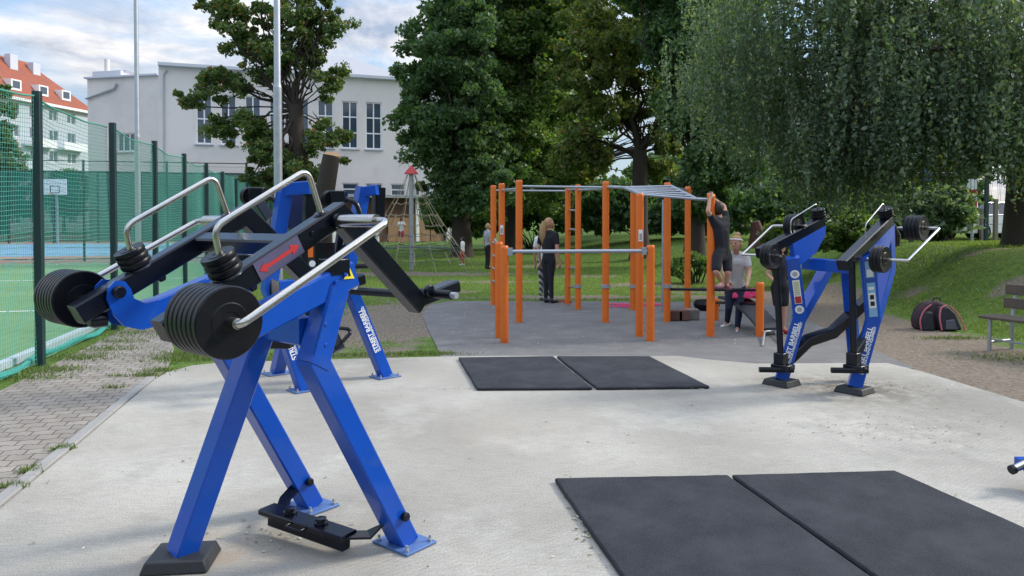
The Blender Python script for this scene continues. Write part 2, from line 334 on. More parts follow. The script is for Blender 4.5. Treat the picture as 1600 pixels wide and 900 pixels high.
# concrete with blotches, grit, fine parallel brush marks and thin cracks
def concrete_mat():
    m = bpy.data.materials.new('concrete'); m.use_nodes = True; nd, lk = nodes(m); b = nd['Principled BSDF']; tcn = nd.new('ShaderNodeTexCoord')
    def nz(s, d=8, r=.6, sc_=None, rot=0):
        n = nd.new('ShaderNodeTexNoise'); n.inputs['Scale'].default_value = s; n.inputs['Detail'].default_value = d; n.inputs['Roughness'].default_value = r
        if sc_: mp = nd.new('ShaderNodeMapping'); mp.inputs['Scale'].default_value = sc_; mp.inputs['Rotation'].default_value = (0, 0, rot); lk.new(tcn.outputs['Object'], mp.inputs[0]); lk.new(mp.outputs[0], n.inputs[0])
        else: lk.new(tcn.outputs['Object'], n.inputs[0])
        return n
    def ramp(n, stops):
        rp = nd.new('ShaderNodeValToRGB'); els = rp.color_ramp.elements
        els[0].position, els[0].color = stops[0][0], (*stops[0][1], 1); els[1].position, els[1].color = stops[-1][0], (*stops[-1][1], 1)
        for p_, c_ in stops[1:-1]: e = els.new(p_); e.color = (*c_, 1)
        lk.new(n.outputs[0], rp.inputs[0]); return rp
    def mixc(fac, a_, b_, mode='MIX', f=None):
        x = nd.new('ShaderNodeMix'); x.data_type = 'RGBA'; x.blend_type = mode
        if fac is None: x.inputs[0].default_value = f
        else: lk.new(fac, x.inputs[0])
        lk.new(a_, x.inputs[6])
        if isinstance(b_, tuple): x.inputs[7].default_value = (*b_, 1)
        else: lk.new(b_, x.inputs[7])
        return x.outputs[2]
    c = ramp(nz(.55, 7, .55), [(.36, (.28, .265, .235)), (.5, (.355, .337, .298)), (.63, (.45, .43, .385))]).outputs[0]
    c = mixc(ramp(nz(2.2, 9, .7), [(.49, (0, 0, 0)), (.66, (.6, .6, .6))]).outputs[0], c, (.27, .26, .228))
    c = mixc(ramp(nz(.9, 8, .65, (1, 1, 1), 1.1), [(.53, (0, 0, 0)), (.70, (.6, .6, .6))]).outputs[0], c, (.50, .485, .445))
    c = mixc(None, c, ramp(nz(120, 3, .6), [(.3, (.68, .68, .67)), (.7, (1.22, 1.22, 1.22))]).outputs[0], 'MULTIPLY', 1.0)
    c = mixc(None, c, ramp(nz(7, 6, .65, (1, 12, 1), .9), [(.38, (.86, .86, .85)), (.62, (1.08, 1.08, 1.08))]).outputs[0], 'MULTIPLY', .7)
    # dirt specks
    c = mixc(ramp(nz(28, 5, .7), [(.66, (0, 0, 0)), (.72, (.8, .8, .8))]).outputs[0], c, (.16, .14, .11))
    def stain(c, x, y, r, colr, amt):
        vm = nd.new('ShaderNodeVectorMath'); vm.operation = 'DISTANCE'; lk.new(tcn.outputs['Object'], vm.inputs[0]); vm.inputs[1].default_value = (x, y, 0)
        mr_ = nd.new('ShaderNodeMapRange'); mr_.inputs[1].default_value = r; mr_.inputs[2].default_value = r*.15; mr_.inputs[3].default_value = 0; mr_.inputs[4].default_value = 1; lk.new(vm.outputs['Value'], mr_.inputs[0])
        n_ = ramp(nz(5, 9, .75), [(.42, (0, 0, 0)), (.62, (1, 1, 1))]); mu = nd.new('ShaderNodeMath'); mu.operation = 'MULTIPLY'; lk.new(mr_.outputs[0], mu.inputs[0]); lk.new(n_.outputs[0], mu.inputs[1])
        m2_ = nd.new('ShaderNodeMath'); m2_.operation = 'MULTIPLY'; m2_.inputs[1].default_value = amt; lk.new(mu.outputs[0], m2_.inputs[0]); return mixc(m2_.outputs[0], c, colr)
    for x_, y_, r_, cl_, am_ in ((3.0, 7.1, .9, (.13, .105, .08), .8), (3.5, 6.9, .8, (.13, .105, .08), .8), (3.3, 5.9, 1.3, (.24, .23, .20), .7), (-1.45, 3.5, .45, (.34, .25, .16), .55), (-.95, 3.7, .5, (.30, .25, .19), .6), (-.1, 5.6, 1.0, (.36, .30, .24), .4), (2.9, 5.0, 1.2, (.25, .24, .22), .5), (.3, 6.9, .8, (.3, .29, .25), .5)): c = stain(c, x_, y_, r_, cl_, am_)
    c = mixc(ramp(nz(1.6, 9, .8), [(.495, (0, 0, 0)), (.5, (.55, .55, .55)), (.505, (0, 0, 0))]).outputs[0], c, (.2, .19, .17))
    vo = nd.new('ShaderNodeTexVoronoi'); vo.inputs['Scale'].default_value = 3.2; lk.new(tcn.outputs['Object'], vo.inputs[0])
    lk.new(c, b.inputs['Base Color']); b.inputs['Roughness'].default_value = .9; b.inputs['Specular IOR Level'].default_value = .25
    bw = nd.new('ShaderNodeTexWave'); bw.inputs['Scale'].default_value = 9; bw.inputs['Distortion'].default_value = 3; bw.inputs['Detail'].default_value = 3; mp = nd.new('ShaderNodeMapping'); mp.inputs['Rotation'].default_value = (0, 0, .9); lk.new(tcn.outputs['Object'], mp.inputs[0]); lk.new(mp.outputs[0], bw.inputs[0])
    b1 = nd.new('ShaderNodeBump'); b1.inputs['Strength'].default_value = .35; b1.inputs['Distance'].default_value = .004; lk.new(bw.outputs[1], b1.inputs['Height'])
    b2 = nd.new('ShaderNodeBump'); b2.inputs['Strength'].default_value = .5; b2.inputs['Distance'].default_value = .004; lk.new(nz(60, 6, .65).outputs[0], b2.inputs['Height']); lk.new(b1.outputs[0], b2.inputs['Normal']); lk.new(b2.outputs[0], b.inputs['Normal'])
    return m
conc = concrete_mat()
padpx = [(0, 795), (60, 745), (120, 696), (180, 645), (230, 603), (243, 592), (262, 581), (300, 571), (345, 566), (500, 562), (690, 557), (760, 556), (1060, 556), (1110, 562), (1180, 568), (1386, 567), (1440, 580), (1600, 628)]
pad = [G(u, v) for u, v in padpx]
dirL = (pad[0]-pad[4]).normalized(); dirR = (pad[-1]-pad[-2]).normalized()
pad = [pad[0]+dirL*6]+pad+[pad[-1]+dirR*4, Vector((9, -4, 0))]
sheet('concrete_pad', pad, 0.0, conc)
# asphalt training yard
asph = mat('asphalt', (.135, .132, .130), .92, var=.25, vscale=1.1, bump=.7, bscale=90, dirt=(.19, .187, .182), dscale=2.5, dthr=(.45, .75))
ap = [G(u, v) for u, v in [(690, 562), (682, 540), (668, 512), (660, 490), (668, 478), (700, 470), (900, 470), (1150, 472), (1235, 478), (1262, 500), (1330, 530), (1430, 575), (1386, 575), (1180, 575), (1110, 568), (1060, 562), (760, 562)]]
sheet('asphalt_yard', ap, -0.004, asph)

# interlocking paving, kerb
def paving_mat():
    m = bpy.data.materials.new('block_paving'); m.use_nodes = True; nd, lk = nodes(m); b = nd['Principled BSDF']; tcn = nd.new('ShaderNodeTexCoord')
    mp = nd.new('ShaderNodeMapping'); mp.inputs['Rotation'].default_value = (0, 0, R(-12)); lk.new(tcn.outputs['Object'], mp.inputs[0])
    sp = nd.new('ShaderNodeSeparateXYZ'); lk.new(mp.outputs[0], sp.inputs[0])
    def tri(src, per, amp):
        a = nd.new('ShaderNodeMath'); a.operation = 'PINGPONG'; a.inputs[1].default_value = per; lk.new(src, a.inputs[0])
        s_ = nd.new('ShaderNodeMath'); s_.operation = 'SMOOTH_MIN'; s_.inputs[1].default_value = per*.62; s_.inputs[2].default_value = 0.0; lk.new(a.outputs[0], s_.inputs[0])
        s2_ = nd.new('ShaderNodeMath'); s2_.operation = 'SMOOTH_MAX'; s2_.inputs[1].default_value = per*.38; s2_.inputs[2].default_value = 0.0; lk.new(s_.outputs[0], s2_.inputs[0])
        k = nd.new('ShaderNodeMath'); k.operation = 'MULTIPLY'; k.inputs[1].default_value = amp; lk.new(s2_.outputs[0], k.inputs[0]); return k.outputs[0]
    ay = nd.new('ShaderNodeMath'); ay.operation = 'ADD'; lk.new(sp.outputs[1], ay.inputs[0]); lk.new(tri(sp.outputs[0], .077, .8), ay.inputs[1])
    ax = nd.new('ShaderNodeMath'); ax.operation = 'ADD'; lk.new(sp.outputs[0], ax.inputs[0]); lk.new(tri(sp.outputs[1], .0615, .3), ax.inputs[1])
    cb = nd.new('ShaderNodeCombineXYZ'); lk.new(ax.outputs[0], cb.inputs[0]); lk.new(ay.outputs[0], cb.inputs[1])
    br = nd.new('ShaderNodeTexBrick'); br.inputs['Scale'].default_value = 1.3; br.inputs['Brick Width'].default_value = .2; br.inputs['Row Height'].default_value = .16; br.inputs['Mortar Size'].default_value = .006; br.inputs['Mortar Smooth'].default_value = .3
    br.inputs['Color1'].default_value = (.235, .21, .185, 1); br.inputs['Color2'].default_value = (.295, .265, .235, 1); br.inputs['Mortar'].default_value = (.05, .045, .035, 1); lk.new(cb.outputs[0], br.inputs[0])
    n = nd.new('ShaderNodeTexNoise'); n.inputs['Scale'].default_value = 3; n.inputs['Detail'].default_value = 9; n.inputs['Roughness'].default_value = .7; lk.new(tcn.outputs['Object'], n.inputs[0])
    rp = nd.new('ShaderNodeValToRGB'); rp.color_ramp.elements[0].position = .3; rp.color_ramp.elements[0].color = (.72, .71, .68, 1); rp.color_ramp.elements[1].position = .7; rp.color_ramp.elements[1].color = (1.12, 1.12, 1.1, 1); lk.new(n.outputs[0], rp.inputs[0])
    mx_ = nd.new('ShaderNodeMix'); mx_.data_type = 'RGBA'; mx_.blend_type = 'MULTIPLY'; mx_.inputs[0].default_value = 1; lk.new(br.outputs[0], mx_.inputs[6]); lk.new(rp.outputs[0], mx_.inputs[7]); lk.new(mx_.outputs[2], b.inputs['Base Color'])
    b.inputs['Roughness'].default_value = .92
    iv = nd.new('ShaderNodeMath'); iv.operation = 'SUBTRACT'; iv.inputs[0].default_value = 1; lk.new(br.outputs[1], iv.inputs[1])
    bp = nd.new('ShaderNodeBump'); bp.inputs['Strength'].default_value = .9; bp.inputs['Distance'].default_value = .008; lk.new(iv.outputs[0], bp.inputs['Height']); lk.new(bp.outputs[0], b.inputs['Normal'])
    return m
FA = Vector((-5.25, 8.2, 0)); FD = Vector((-.226, .974, 0)).normalized(); FN = Vector((FD.y, -FD.x, 0))   # fence line; FN points to the camera side
pl = [FA+FD*t+FN*.12 for t in (-14, 0, 8)]
pr_ = [G(243, 592), G(230, 603), G(180, 645), G(120, 696), G(60, 745), G(0, 795)]; pr_ += [pr_[-1]+dirL*6]
pv = [pl[0], pl[1], pl[2], G(250, 500), G(262, 520), G(272, 545), G(262, 575)]+pr_
sheet('block_paving', [q-Vector((.0, 0, 0)) for q in pv], -0.005, paving_mat())
kb = MB()
kp = [G(245, 590), G(230, 603), G(180, 645), G(120, 696), G(60, 745), G(0, 795)]; kp.append(kp[-1]+dirL*6)
kbn = Vector((-.97, -.2, 0))
for i in range(len(kp)-1):
    a, b_ = kp[i], kp[i+1]; n_ = max(1, int((b_-a).length/1.0))
    for j in range(n_):
        q0 = a.lerp(b_, j/n_); q1 = a.lerp(b_, (j+1)/n_); kb.beam([q0+kbn*.055+(q1-q0)*.004+Vector((0, 0, -.035)), q1+kbn*.055-(q1-q0)*.004+Vector((0, 0, -.035))], .085, .1, (0, 0, 1), .008)
tag(kb.build('kerb', mat('kerb_concrete', (.27, .265, .25), .9, var=.2, vscale=4, bump=.4, bscale=60)), kind='structure')

# sports court
turf = mat('court_turf', (.13, .25, .10), .95, var=.2, vscale=1.5, bump=.5, bscale=60, dirt=(.17, .28, .13), dscale=.4)
CX = lambda t, n: FA+FD*t-FN*n
sheet('court_turf', [CX(-14, .1), CX(22, .1), CX(22, 40), CX(-14, 40)], -.004, turf)
sheet('court_clay_band', [CX(22, -.1), CX(90, -.1), CX(90, 90), CX(22, 90)], -.004, mat('clay_band', (.32, .19, .14), .9))
sheet('court_blue_surface', [CX(28, 5), CX(48, 5), CX(48, 55), CX(28, 55)], 0.0, mat('blue_court', (.13, .26, .38), .8))
lm = mat('court_line', (.7, .72, .7), .8)
ln = MB()
for q0, q1, wd in ((CX(3.2, .35), CX(21, .35), .05), (CX(5.5, .35), CX(5.5, 30), .05), (CX(13, .35), CX(13, 30), .05), (CX(21, .35), CX(21, 30), .05)):
    dd = (q1-q0).normalized(); sdv = Vector((dd.y, -dd.x, 0))*wd
    ln.add([(q0+sdv)+Vector((0, 0, .002)), (q1+sdv)+Vector((0, 0, .002)), (q1-sdv)+Vector((0, 0, .002)), (q0-sdv)+Vector((0, 0, .002))], [(0, 1, 2, 3)])
tag(ln.build('court_lines', lm, smooth=0), kind='structure')

# ------------------------------------------------------------ foliage
def leaves(name, pts, size, m, parent, droop=0.0, elong=1.6, jitter=.35):
    n = len(pts); pts = np.asarray(pts)
    a = rng.normal(size=(n, 3)); a[:, 2] -= droop; a /= np.linalg.norm(a, axis=1)[:, None]
    b_ = rng.normal(size=(n, 3)); b_ -= a*(a*b_).sum(1)[:, None]; b_ /= np.linalg.norm(b_, axis=1)[:, None]
    s = size*(1+jitter*rng.normal(size=n)).clip(.45, 1.8)[:, None]
    l = a*s*elong*.5; w_ = b_*s*.5; bend = np.cross(a, b_)*s*.14
    V = np.stack([pts-l, pts+w_+bend, pts+l, pts-w_+bend], 1).reshape(-1, 3)
    q = np.arange(n*4).reshape(n, 4)
    base = wloc(parent) if parent is not None else Vector((0, 0, 0))
    return fast_mesh(name, V, q, m, parent, tuple(base), np.repeat(rng.random(n)**1.3, 4))
def blob_points(ells, nclump, cr, per, shell=.35, flat=.75):
    """leaf positions: clumps scattered through ellipsoids (cx,cy,cz,rx,ry,rz)"""
    vols = np.array([e[3]*e[4]*e[5] for e in ells])**.8; pr = vols/vols.sum(); pts = []; cs = []
    for e, k in zip(ells, rng.multinomial(nclump, pr)):
        d = rng.normal(size=(k, 3)); d /= np.linalg.norm(d, axis=1)[:, None]; rr = rng.random(k)**shell
        c = np.array(e[:3])+d*rr[:, None]*np.array(e[3:6]); cs.append(c)
    cs = np.concatenate(cs)
    for c in cs:
        r = cr*rng.uniform(.55, 1.35); k = int(per*rng.uniform(.5, 1.4))
        d = rng.normal(size=(k, 3)); d /= np.linalg.norm(d, axis=1)[:, None]
        pts.append(c+d*(rng.random(k)**.5)[:, None]*r*np.array([1, 1, flat]))
    return np.concatenate(pts), cs
def limb(mb, p0, p1, r0, r1, wob=.12, n=6, sag=0, sides=8):
    p0, p1 = Vector(p0), Vector(p1); l = (p1-p0).length; path = []
    for i in range(n+1):
        t = i/n; q = p0.lerp(p1, t)
        k = math.sin(math.pi*t)*wob*l
        q += Vector((random.uniform(-k, k), random.uniform(-k, k), random.uniform(-k, k)*.5+sag*math.sin(math.pi*t)*l)); path.append(q)
    mb.tube(path, [r0+(r1-r0)*i/n for i in range(n+1)], n=sides); return path
def tree(name, label, cat, base, th, r0, ells, m, nclump, cr, per, size, lm_=24, bk=None, group=None, fork=None, droop=0, twigs=True, shell=.35):
    base = Vector(base); t = thing(name, label, cat, base, group)
    mb = MB(); fork = Vector(fork) if fork else base+Vector((0, 0, th))
    # flare + trunk
    mb.tube([base-Vector((0, 0, .3)), base+Vector((0, 0, .15)), base.lerp(fork, .3)+Vector((random.uniform(-.05, .05), 0, 0)), base.lerp(fork, .65), fork], [r0*1.5, r0*1.15, r0*.95, r0*.85, r0*.75], n=14)
    pts, cs = blob_points(ells, nclump, cr, per, shell)
    ord_ = rng.permutation(len(cs))[:lm_]
    thick = 0
    for i in ord_:
        c = Vector(cs[i]); d = (c-fork).length; thick += 1
        if d < .5: continue
        pth = limb(mb, fork-Vector((0, 0, .2)), c, r0*(random.uniform(.25, .45) if thick < 8 else random.uniform(.07, .16))*min(1, d/3), r0*.06, .07, 7)
        if twigs:
            for _ in range(2):
                s_ = pth[random.randint(3, 6)]; limb(mb, s_, s_+Vector((random.uniform(-1, 1), random.uniform(-1, 1), random.uniform(-.2, .9)))*cr*1.6, r0*.09, .006, .08, 4, sides=5)
    mb.build('trunk', bk or bark, t)
    leaves('crown', pts, size, m, t, droop)
    return t
def E_(u, v, d, rpx, rpy, rd):   # ellipsoid from picture extent at a depth
    q = P(u, v, d); return (q.x, q.y, q.z, rpx*d/FPX, rd, rpy*d/FPX)

# left maple in front of the hall
bq = G(478, 405); d0 = 28.0; bq = Vector((P(470, 400, d0).x, d0, 0)); fk = P(462, 165, d0)
tree('maple_tree', 'half-bare broadleaf tree in front of the white hall beside the grey lamp post', 'tree', bq, 5, .36,
     [E_(300, 160, 27.5, 40, 22, .8), E_(345, 130, 28, 48, 34, 1.1), E_(345, 195, 28, 30, 22, .8), E_(375, 60, 28, 45, 38, 1.2), E_(350, 15, 28, 45, 25, 1), E_(415, 15, 28, 40, 30, 1.2), E_(420, 90, 28, 48, 45, 1.5), E_(400, 215, 28, 40, 55, 1.2), E_(470, 30, 28, 55, 35, 1.5),
      E_(480, 80, 28.5, 35, 40, 1.2), E_(450, 260, 28, 60, 45, 1.4), E_(420, 290, 28, 50, 22, 1.1), E_(500, 215, 28, 40, 38, 1.2), E_(520, 130, 28, 25, 35, 1), E_(530, 40, 28, 25, 28, .8), E_(535, 230, 28, 18, 28, .6), E_(500, -25, 28, 60, 25, 1.4)],
     leaf_oak, 430, .28, 120, .088, 60, fork=fk, shell=.6)
# pruned leaning trunk with a pale saw cut
t = thing('cut_trunk', 'leaning sawn-off tree trunk with pale cut top left of the rope pyramid', 'tree trunk', G(496, 425))
q0 = P(484, 395, 24); q0.z = 0; q1 = P(518, 243, 24.0)
MB().tube([q0-Vector((0, 0, .2)), q0.lerp(q1, .4), q1], [.42, .36, .27], n=16).build('stem', bark, t)
ax = Vector((.12, -.42, 1)).normalized(); MB().lathe(q1-ax*.1, ax, [(.262, .0), (.272, .11), (.27, .13), (.2, .135)], 20).build('cut_face', cutw, t)

# big dark tree behind the net pyramid
def T(name, label, u, d, forkv, r0, ells, m, nc, cr, per, size, **k):
    x = P(u, 370, d).x; z = hz1(x, d); f = P(u, forkv, d)
    return tree(name, label, 'tree', (x, d, z), 3, r0, ells, m, nc, cr, per, size, fork=f, **k)
GRP = 'broadleaf trees behind the yard'
T('oak_tree', 'tall dark broadleaf tree right of the white hall and behind the rope pyramid', 722, 33, 250, .45,
  [E_(665, 110, 33, 55, 75, 2), E_(720, 60, 33, 60, 100, 2.6), E_(690, 215, 33, 65, 60, 2.2), E_(735, 170, 33, 65, 80, 2.6), E_(640, 180, 33, 30, 40, 1.2), E_(700, 300, 33, 45, 45, 1.6), E_(720, -20, 33, 80, 45, 2.5), E_(760, 270, 33, 60, 80, 2)],
  leaf_dark, 560, .48, 165, .112, group=GRP, shell=.45)
T('lime_tree', 'tall green tree with feathery crown behind the orange bars, left of centre', 800, 36, 230, .42,
  [E_(790, 60, 36, 75, 80, 3), E_(840, 100, 36, 80, 90, 3), E_(800, 200, 36, 75, 70, 2.6), E_(870, 30, 36, 80, 60, 3), E_(850, 270, 37, 75, 70, 2.5), E_(800, -30, 36, 90, 50, 3)],
  leaf_mid, 600, .55, 180, .12, group=GRP)
T('acacia_tree', 'olive tree with open crown and dark forked trunk behind the monkey bars', 1000, 29, 235, .36,
  [E_(930, 90, 29, 70, 60, 2), E_(985, 60, 29, 70, 55, 2.2), E_(925, 185, 29, 60, 45, 1.6), E_(985, 165, 30, 40, 35, 1.2), E_(1040, 130, 29, 45, 60, 1.6), E_(950, 0, 29, 100, 45, 2.4), E_(1040, 210, 29, 35, 30, 1), E_(905, 250, 30, 45, 40, 1.4), E_(1030, 270, 30, 25, 22, .8)],
  leaf_olive, 300, .4, 165, .1, group=GRP)
T('chestnut_tree', 'dense deep green tree between the open olive tree and the weeping birch', 1085, 26, 270, .35,
  [E_(1080, 60, 25, 75, 75, 2.2), E_(1100, 160, 25, 70, 60, 2), E_(1130, 250, 25, 75, 50, 1.6), E_(1060, -30, 25, 110, 50, 2.5), E_(1090, 310, 26, 45, 30, 1.0)],
  leaf_dark, 440, .42, 180, .098, group=GRP)
T('background_tree', 'broad tree filling the gap behind the other trees', 900, 50, 250, .4,
  [E_(760, 120, 50, 80, 150, 3), E_(870, 190, 50, 75, 100, 3), E_(930, 300, 48, 80, 30, 2), E_(1150, 150, 46, 95, 160, 3)],
  leaf_mid, 330, 1.2, 90, .26, twigs=False, shell=.6)
# right, in front: weeping birch with hanging strands
bt = GT(1597, 384)
wb = thing('weeping_birch', 'large weeping tree with thick trunk on the grassy bank at the right edge', 'tree', bt)
mb = MB(); fk = Vector((bt.x+.1, bt.y+.1, 4.2))
mb.tube([bt-Vector((0, 0, .4)), bt+Vector((0, 0, .12)), bt.lerp(fk, .35), bt.lerp(fk, .7), fk], [.5, .36, .3, .29, .27], n=18)
hub = []
bells = [E_(1250, 60, 15, 150, 80, 2.2), E_(1400, 60, 14, 160, 90, 2.2), E_(1560, 60, 13.5, 130, 90, 2), E_(1150, 90, 17, 90, 70, 1.6), E_(1300, 170, 15, 130, 60, 1.8), E_(1450, 160, 14, 120, 60, 1.6), E_(1600, 160, 13.5, 90, 70, 1.4), E_(1350, -60, 14.5, 250, 70, 3)]
cs = []
for e in bells:
    k = int(34*e[3]/1.9); d = rng.normal(size=(k, 3)); d /= np.linalg.norm(d, axis=1)[:, None]
    cs.append(np.array(e[:3])+d*(rng.random(k)**.4)[:, None]*np.array(e[3:6]))
cs = np.concatenate(cs)
for i in rng.permutation(len(cs))[:60]:
    limb(mb, fk-Vector((0, 0, random.uniform(0, 1.2))), Vector(cs[i]), random.uniform(.05, .12), .012, .06, 8, .08)
pts = []; tw = []
for c in cs:
    for _ in range(19):
        s0 = c+rng.normal(size=3)*np.array([.38, .38, .25]); ln_ = rng.uniform(.5, 1.7); k = int(ln_*26)
        dr = rng.normal(size=2)*.12; tt = np.linspace(0, 1, k)
        q = np.stack([s0[0]+dr[0]*tt, s0[1]+dr[1]*tt, s0[2]-ln_*tt], 1)+rng.normal(size=(k, 3))*.03
        pts.append(q)
        if rng.random() < .4: tw.append((s0, (s0[0]+dr[0], s0[1]+dr[1], s0[2]-ln_)))
# long curtain tips hanging low
for (u, v, d, k) in [(1200, 270, 15.5, 60), (1260, 290, 15.5, 90), (1320, 300, 15, 100), (1380, 300, 15, 90), (1425, 240, 14.5, 50), (1500, 185, 14, 40), (1170, 220, 16.5, 60), (1590, 215, 12.5, 40), (1330, 330, 15.3, 40), (1290, 320, 15.6, 40), (1130, 180, 17, 50)]:
    for _ in range(k):
        c = P(u+random.uniform(-45, 45), v-60+random.uniform(-60, 35), d+random.uniform(-1, 1)); ln_ = random.uniform(.5, 1.15); kk = int(ln_*28)
        tt = np.linspace(0, 1, kk); q = np.stack([c.x+0*tt, c.y+0*tt, c.z-ln_*tt], 1)+rng.normal(size=(kk, 3))*.05; pts.append(q)
for a_, b_ in tw: mb.tube([a_, (Vector(a_)+Vector(b_))/2+Vector((.03, 0, 0)), b_], [.005, .003, .002], n=4)
mb.build('trunk', bark2, wb)
pts = np.concatenate(pts); uu = 800+FPX*pts[:, 0]/pts[:, 1]; vv = 345-FPX*(pts[:, 2]-CAM_H)/pts[:, 1]
pts = pts[~((((uu-1532)/48)**2+((vv-325)/48)**2 < 1) & (rng.random(len(pts)) < .93))]      # opening in the low curtain beside the trunk
leaves('crown', pts, 0.043, leaf_birch, wb, droop=.9, elong=1.8)

# shrubs
def shrub(label, u, v, d, ells, m, nc, cr, per, size, cat='shrub', group=None, name='shrub'):
    x = P(u, v, d).x; z = hz1(x, d); t = thing(name, label, cat, (x, d, z), group); mb = MB()
    pts, cs = blob_points(ells, nc, cr, per, .6)
    for c in cs[:12]: limb(mb, (x+random.uniform(-.2, .2), d, z-.1), c, .03, .008, .08, 4, sides=5)
    mb.build('stem', bark, t); leaves('foliage', pts, size, m, t)
shrub('grey-green leafy shrub behind the plates of the right blue machine', 1462, 350, 19, [E_(1462, 328, 19, 50, 36, 1), E_(1425, 345, 19, 35, 24, .8)], leaf_birch, 110, .3, 130, .09)
shrub('dark hedge mass behind the left half of the orange frame', 830, 370, 42, [E_(790, 320, 42, 60, 45, 1.5), E_(870, 320, 42, 70, 45, 1.5)], leaf_dark, 170, .6, 120, .2, 'hedge', name='hedge')
shrub('dark hedge mass behind the right half of the orange frame', 1000, 370, 38, [E_(960, 325, 38, 70, 38, 1.5), E_(1060, 335, 36, 60, 34, 1.5), E_(1130, 335, 34, 50, 30, 1.5)], leaf_dark, 190, .55, 120, .18, 'hedge', name='hedge')
shrub('low bush at the foot of the bank between two orange posts', 1080, 420, 19, [E_(1085, 412, 19, 28, 14, .5), E_(1062, 425, 19, 15, 10, .4)], leaf_mid, 40, .16, 110, .06)
shrub('bright shrub seen under the weeping branches left of the right machine', 1230, 380, 18, [E_(1225, 365, 18, 30, 22, .6)], leaf_mid, 40, .22, 120, .07)
shrub('bright green bush between the two columns of the right machine', 1335, 370, 18, [E_(1335, 365, 18, 40, 32, .7), E_(1290, 380, 18, 25, 18, .5)], leaf_mid, 70, .22, 130, .07)
shrub('leafy bush right of the hall beneath the dark tree', 720, 360, 40, [E_(700, 335, 40, 35, 28, 1.2), E_(745, 345, 40, 30, 26, 1)], leaf_mid, 80, .5, 110, .17)
shrub('yellow-leaved bush glowing behind the swing frame', 1480, 290, 27, [E_(1475, 262, 27, 40, 22, 1), E_(1535, 248, 27, 35, 14, 1)], leaf_yel, 60, .35, 120, .1)
shrub('dark bushes beyond the right machine at the top of the bank', 1300, 350, 30, [E_(1370, 335, 30, 45, 25, 1), E_(1240, 320, 32, 90, 40, 1)], leaf_dark, 130, .5, 110, .14)
tree('conifer', 'dark green tree behind the court net at the left edge', 'tree', (P(5, 350, 90).x, 90, 0), 5, .4, [E_(5, 250, 90, 26, 60, 2.2), E_(-5, 170, 90, 24, 50, 1.8), E_(30, 300, 90, 45, 45, 2)], leaf_dark, 200, .7, 110, .22, 8)
tree('young_tree', 'round bushy tree behind the basketball board', 'tree', (P(100, 350, 89).x, 89, 0), 2, .2, [E_(102, 300, 89, 38, 38, 2)], leaf_mid, 90, .7, 110, .22, 6)
# distant tree belt closing the horizon on the right
for i, (u, d, hh) in enumerate([(1180, 60, 90), (1330, 58, 110), (1450, 62, 100), (1690, 55, 130), (640, 85, 60), (1750, 50, 130), (1050, 62, 70)]):
    x = P(u, 360, d).x; z = hz1(x, d)
    labs = ['distant tree left of the weeping branches near the park edge', 'distant tree seen below the weeping branches', 'distant tree behind the parked car', 'distant tree at the right edge behind the thick trunk', 'distant tree behind the rope pyramid beside the hall', 'distant tree beyond the right edge', 'distant tree behind the monkey bars']
    if u > 1700: continue
    tree('distant_tree', labs[i], 'tree', (x, d, z), 4, .3, [E_(u, 340-hh*.6, d, 95, hh*.8, 3)], leaf_mid if i % 2 else leaf_dark, 150, 1.1, 90, .3, 8, twigs=False)

# unseen trees added behind and beside the viewpoint to darken reflections
bp2 = []
for (x, y, rx_, ry_) in [(-9, -16, 5, 4), (0, -15, 6, 4), (9, -13, 5, 4), (15, -6, 4, 5), (16, 3, 3.5, 4), (-16, -12, 4, 4)]:
    q_, _ = blob_points([(x, y, 4.2, rx_, ry_, 4.2)], 60, 1.0, 90, .6); bp2.append(q_)
tag(leaves('added_tree_belt', np.concatenate(bp2), .34, leaf_dark, None), 'belt of dense trees added out of view to deepen contrast', 'trees', kind='stuff')

# grass blades (stuff)
def blades(name, pts, h, wd, m, parent=None, lab=None):
    n = len(pts); ang = rng.random(n)*6.283; ln_ = rng.normal(size=(n, 2))*.5
    hh = h*rng.uniform(.4, 1.3, n); ww = wd*rng.uniform(.6, 1.3, n)
    dv = np.stack([np.cos(ang)*ww, np.sin(ang)*ww, np.zeros(n)], 1)
    tip = pts+np.stack([ln_[:, 0]*hh, ln_[:, 1]*hh, hh], 1)
    V = np.stack([pts-dv, pts+dv, tip], 1).reshape(-1, 3)
    o = fast_mesh(name, V, np.arange(n*3).reshape(n, 3), m, None, (0, 0, 0), np.repeat(rng.random(n), 3)); tag(o, lab, 'grass', kind='stuff'); return o
n = 420000; yy = 8.5+rng.random(n)**1.4*32; xx = (rng.random(n)*1.7-.72)*yy*.95
hgt = hz(xx, yy); dm = dirtmask(xx, yy)
dd = xx-np.interp(yy, YF, XF)
ok = (xx < 26) & (xx > -5.6-.22*(yy-8.2)+.25) & (dm+rng.normal(size=n)*.15 < .5)
yard = (xx > -1.55) & (dd < .1) & (yy < 14.9); pvg = (xx < -2.6) & (yy < 11)
ok &= ~yard & ~((yy < 9.2) & (dd < .4)) & ~pvg
pp = np.stack([xx, yy, hgt-.005], 1)[ok]
blades('lawn_grass', pp, .055, .006, grass_m, lab='short patchy green grass on the lawn and bank')
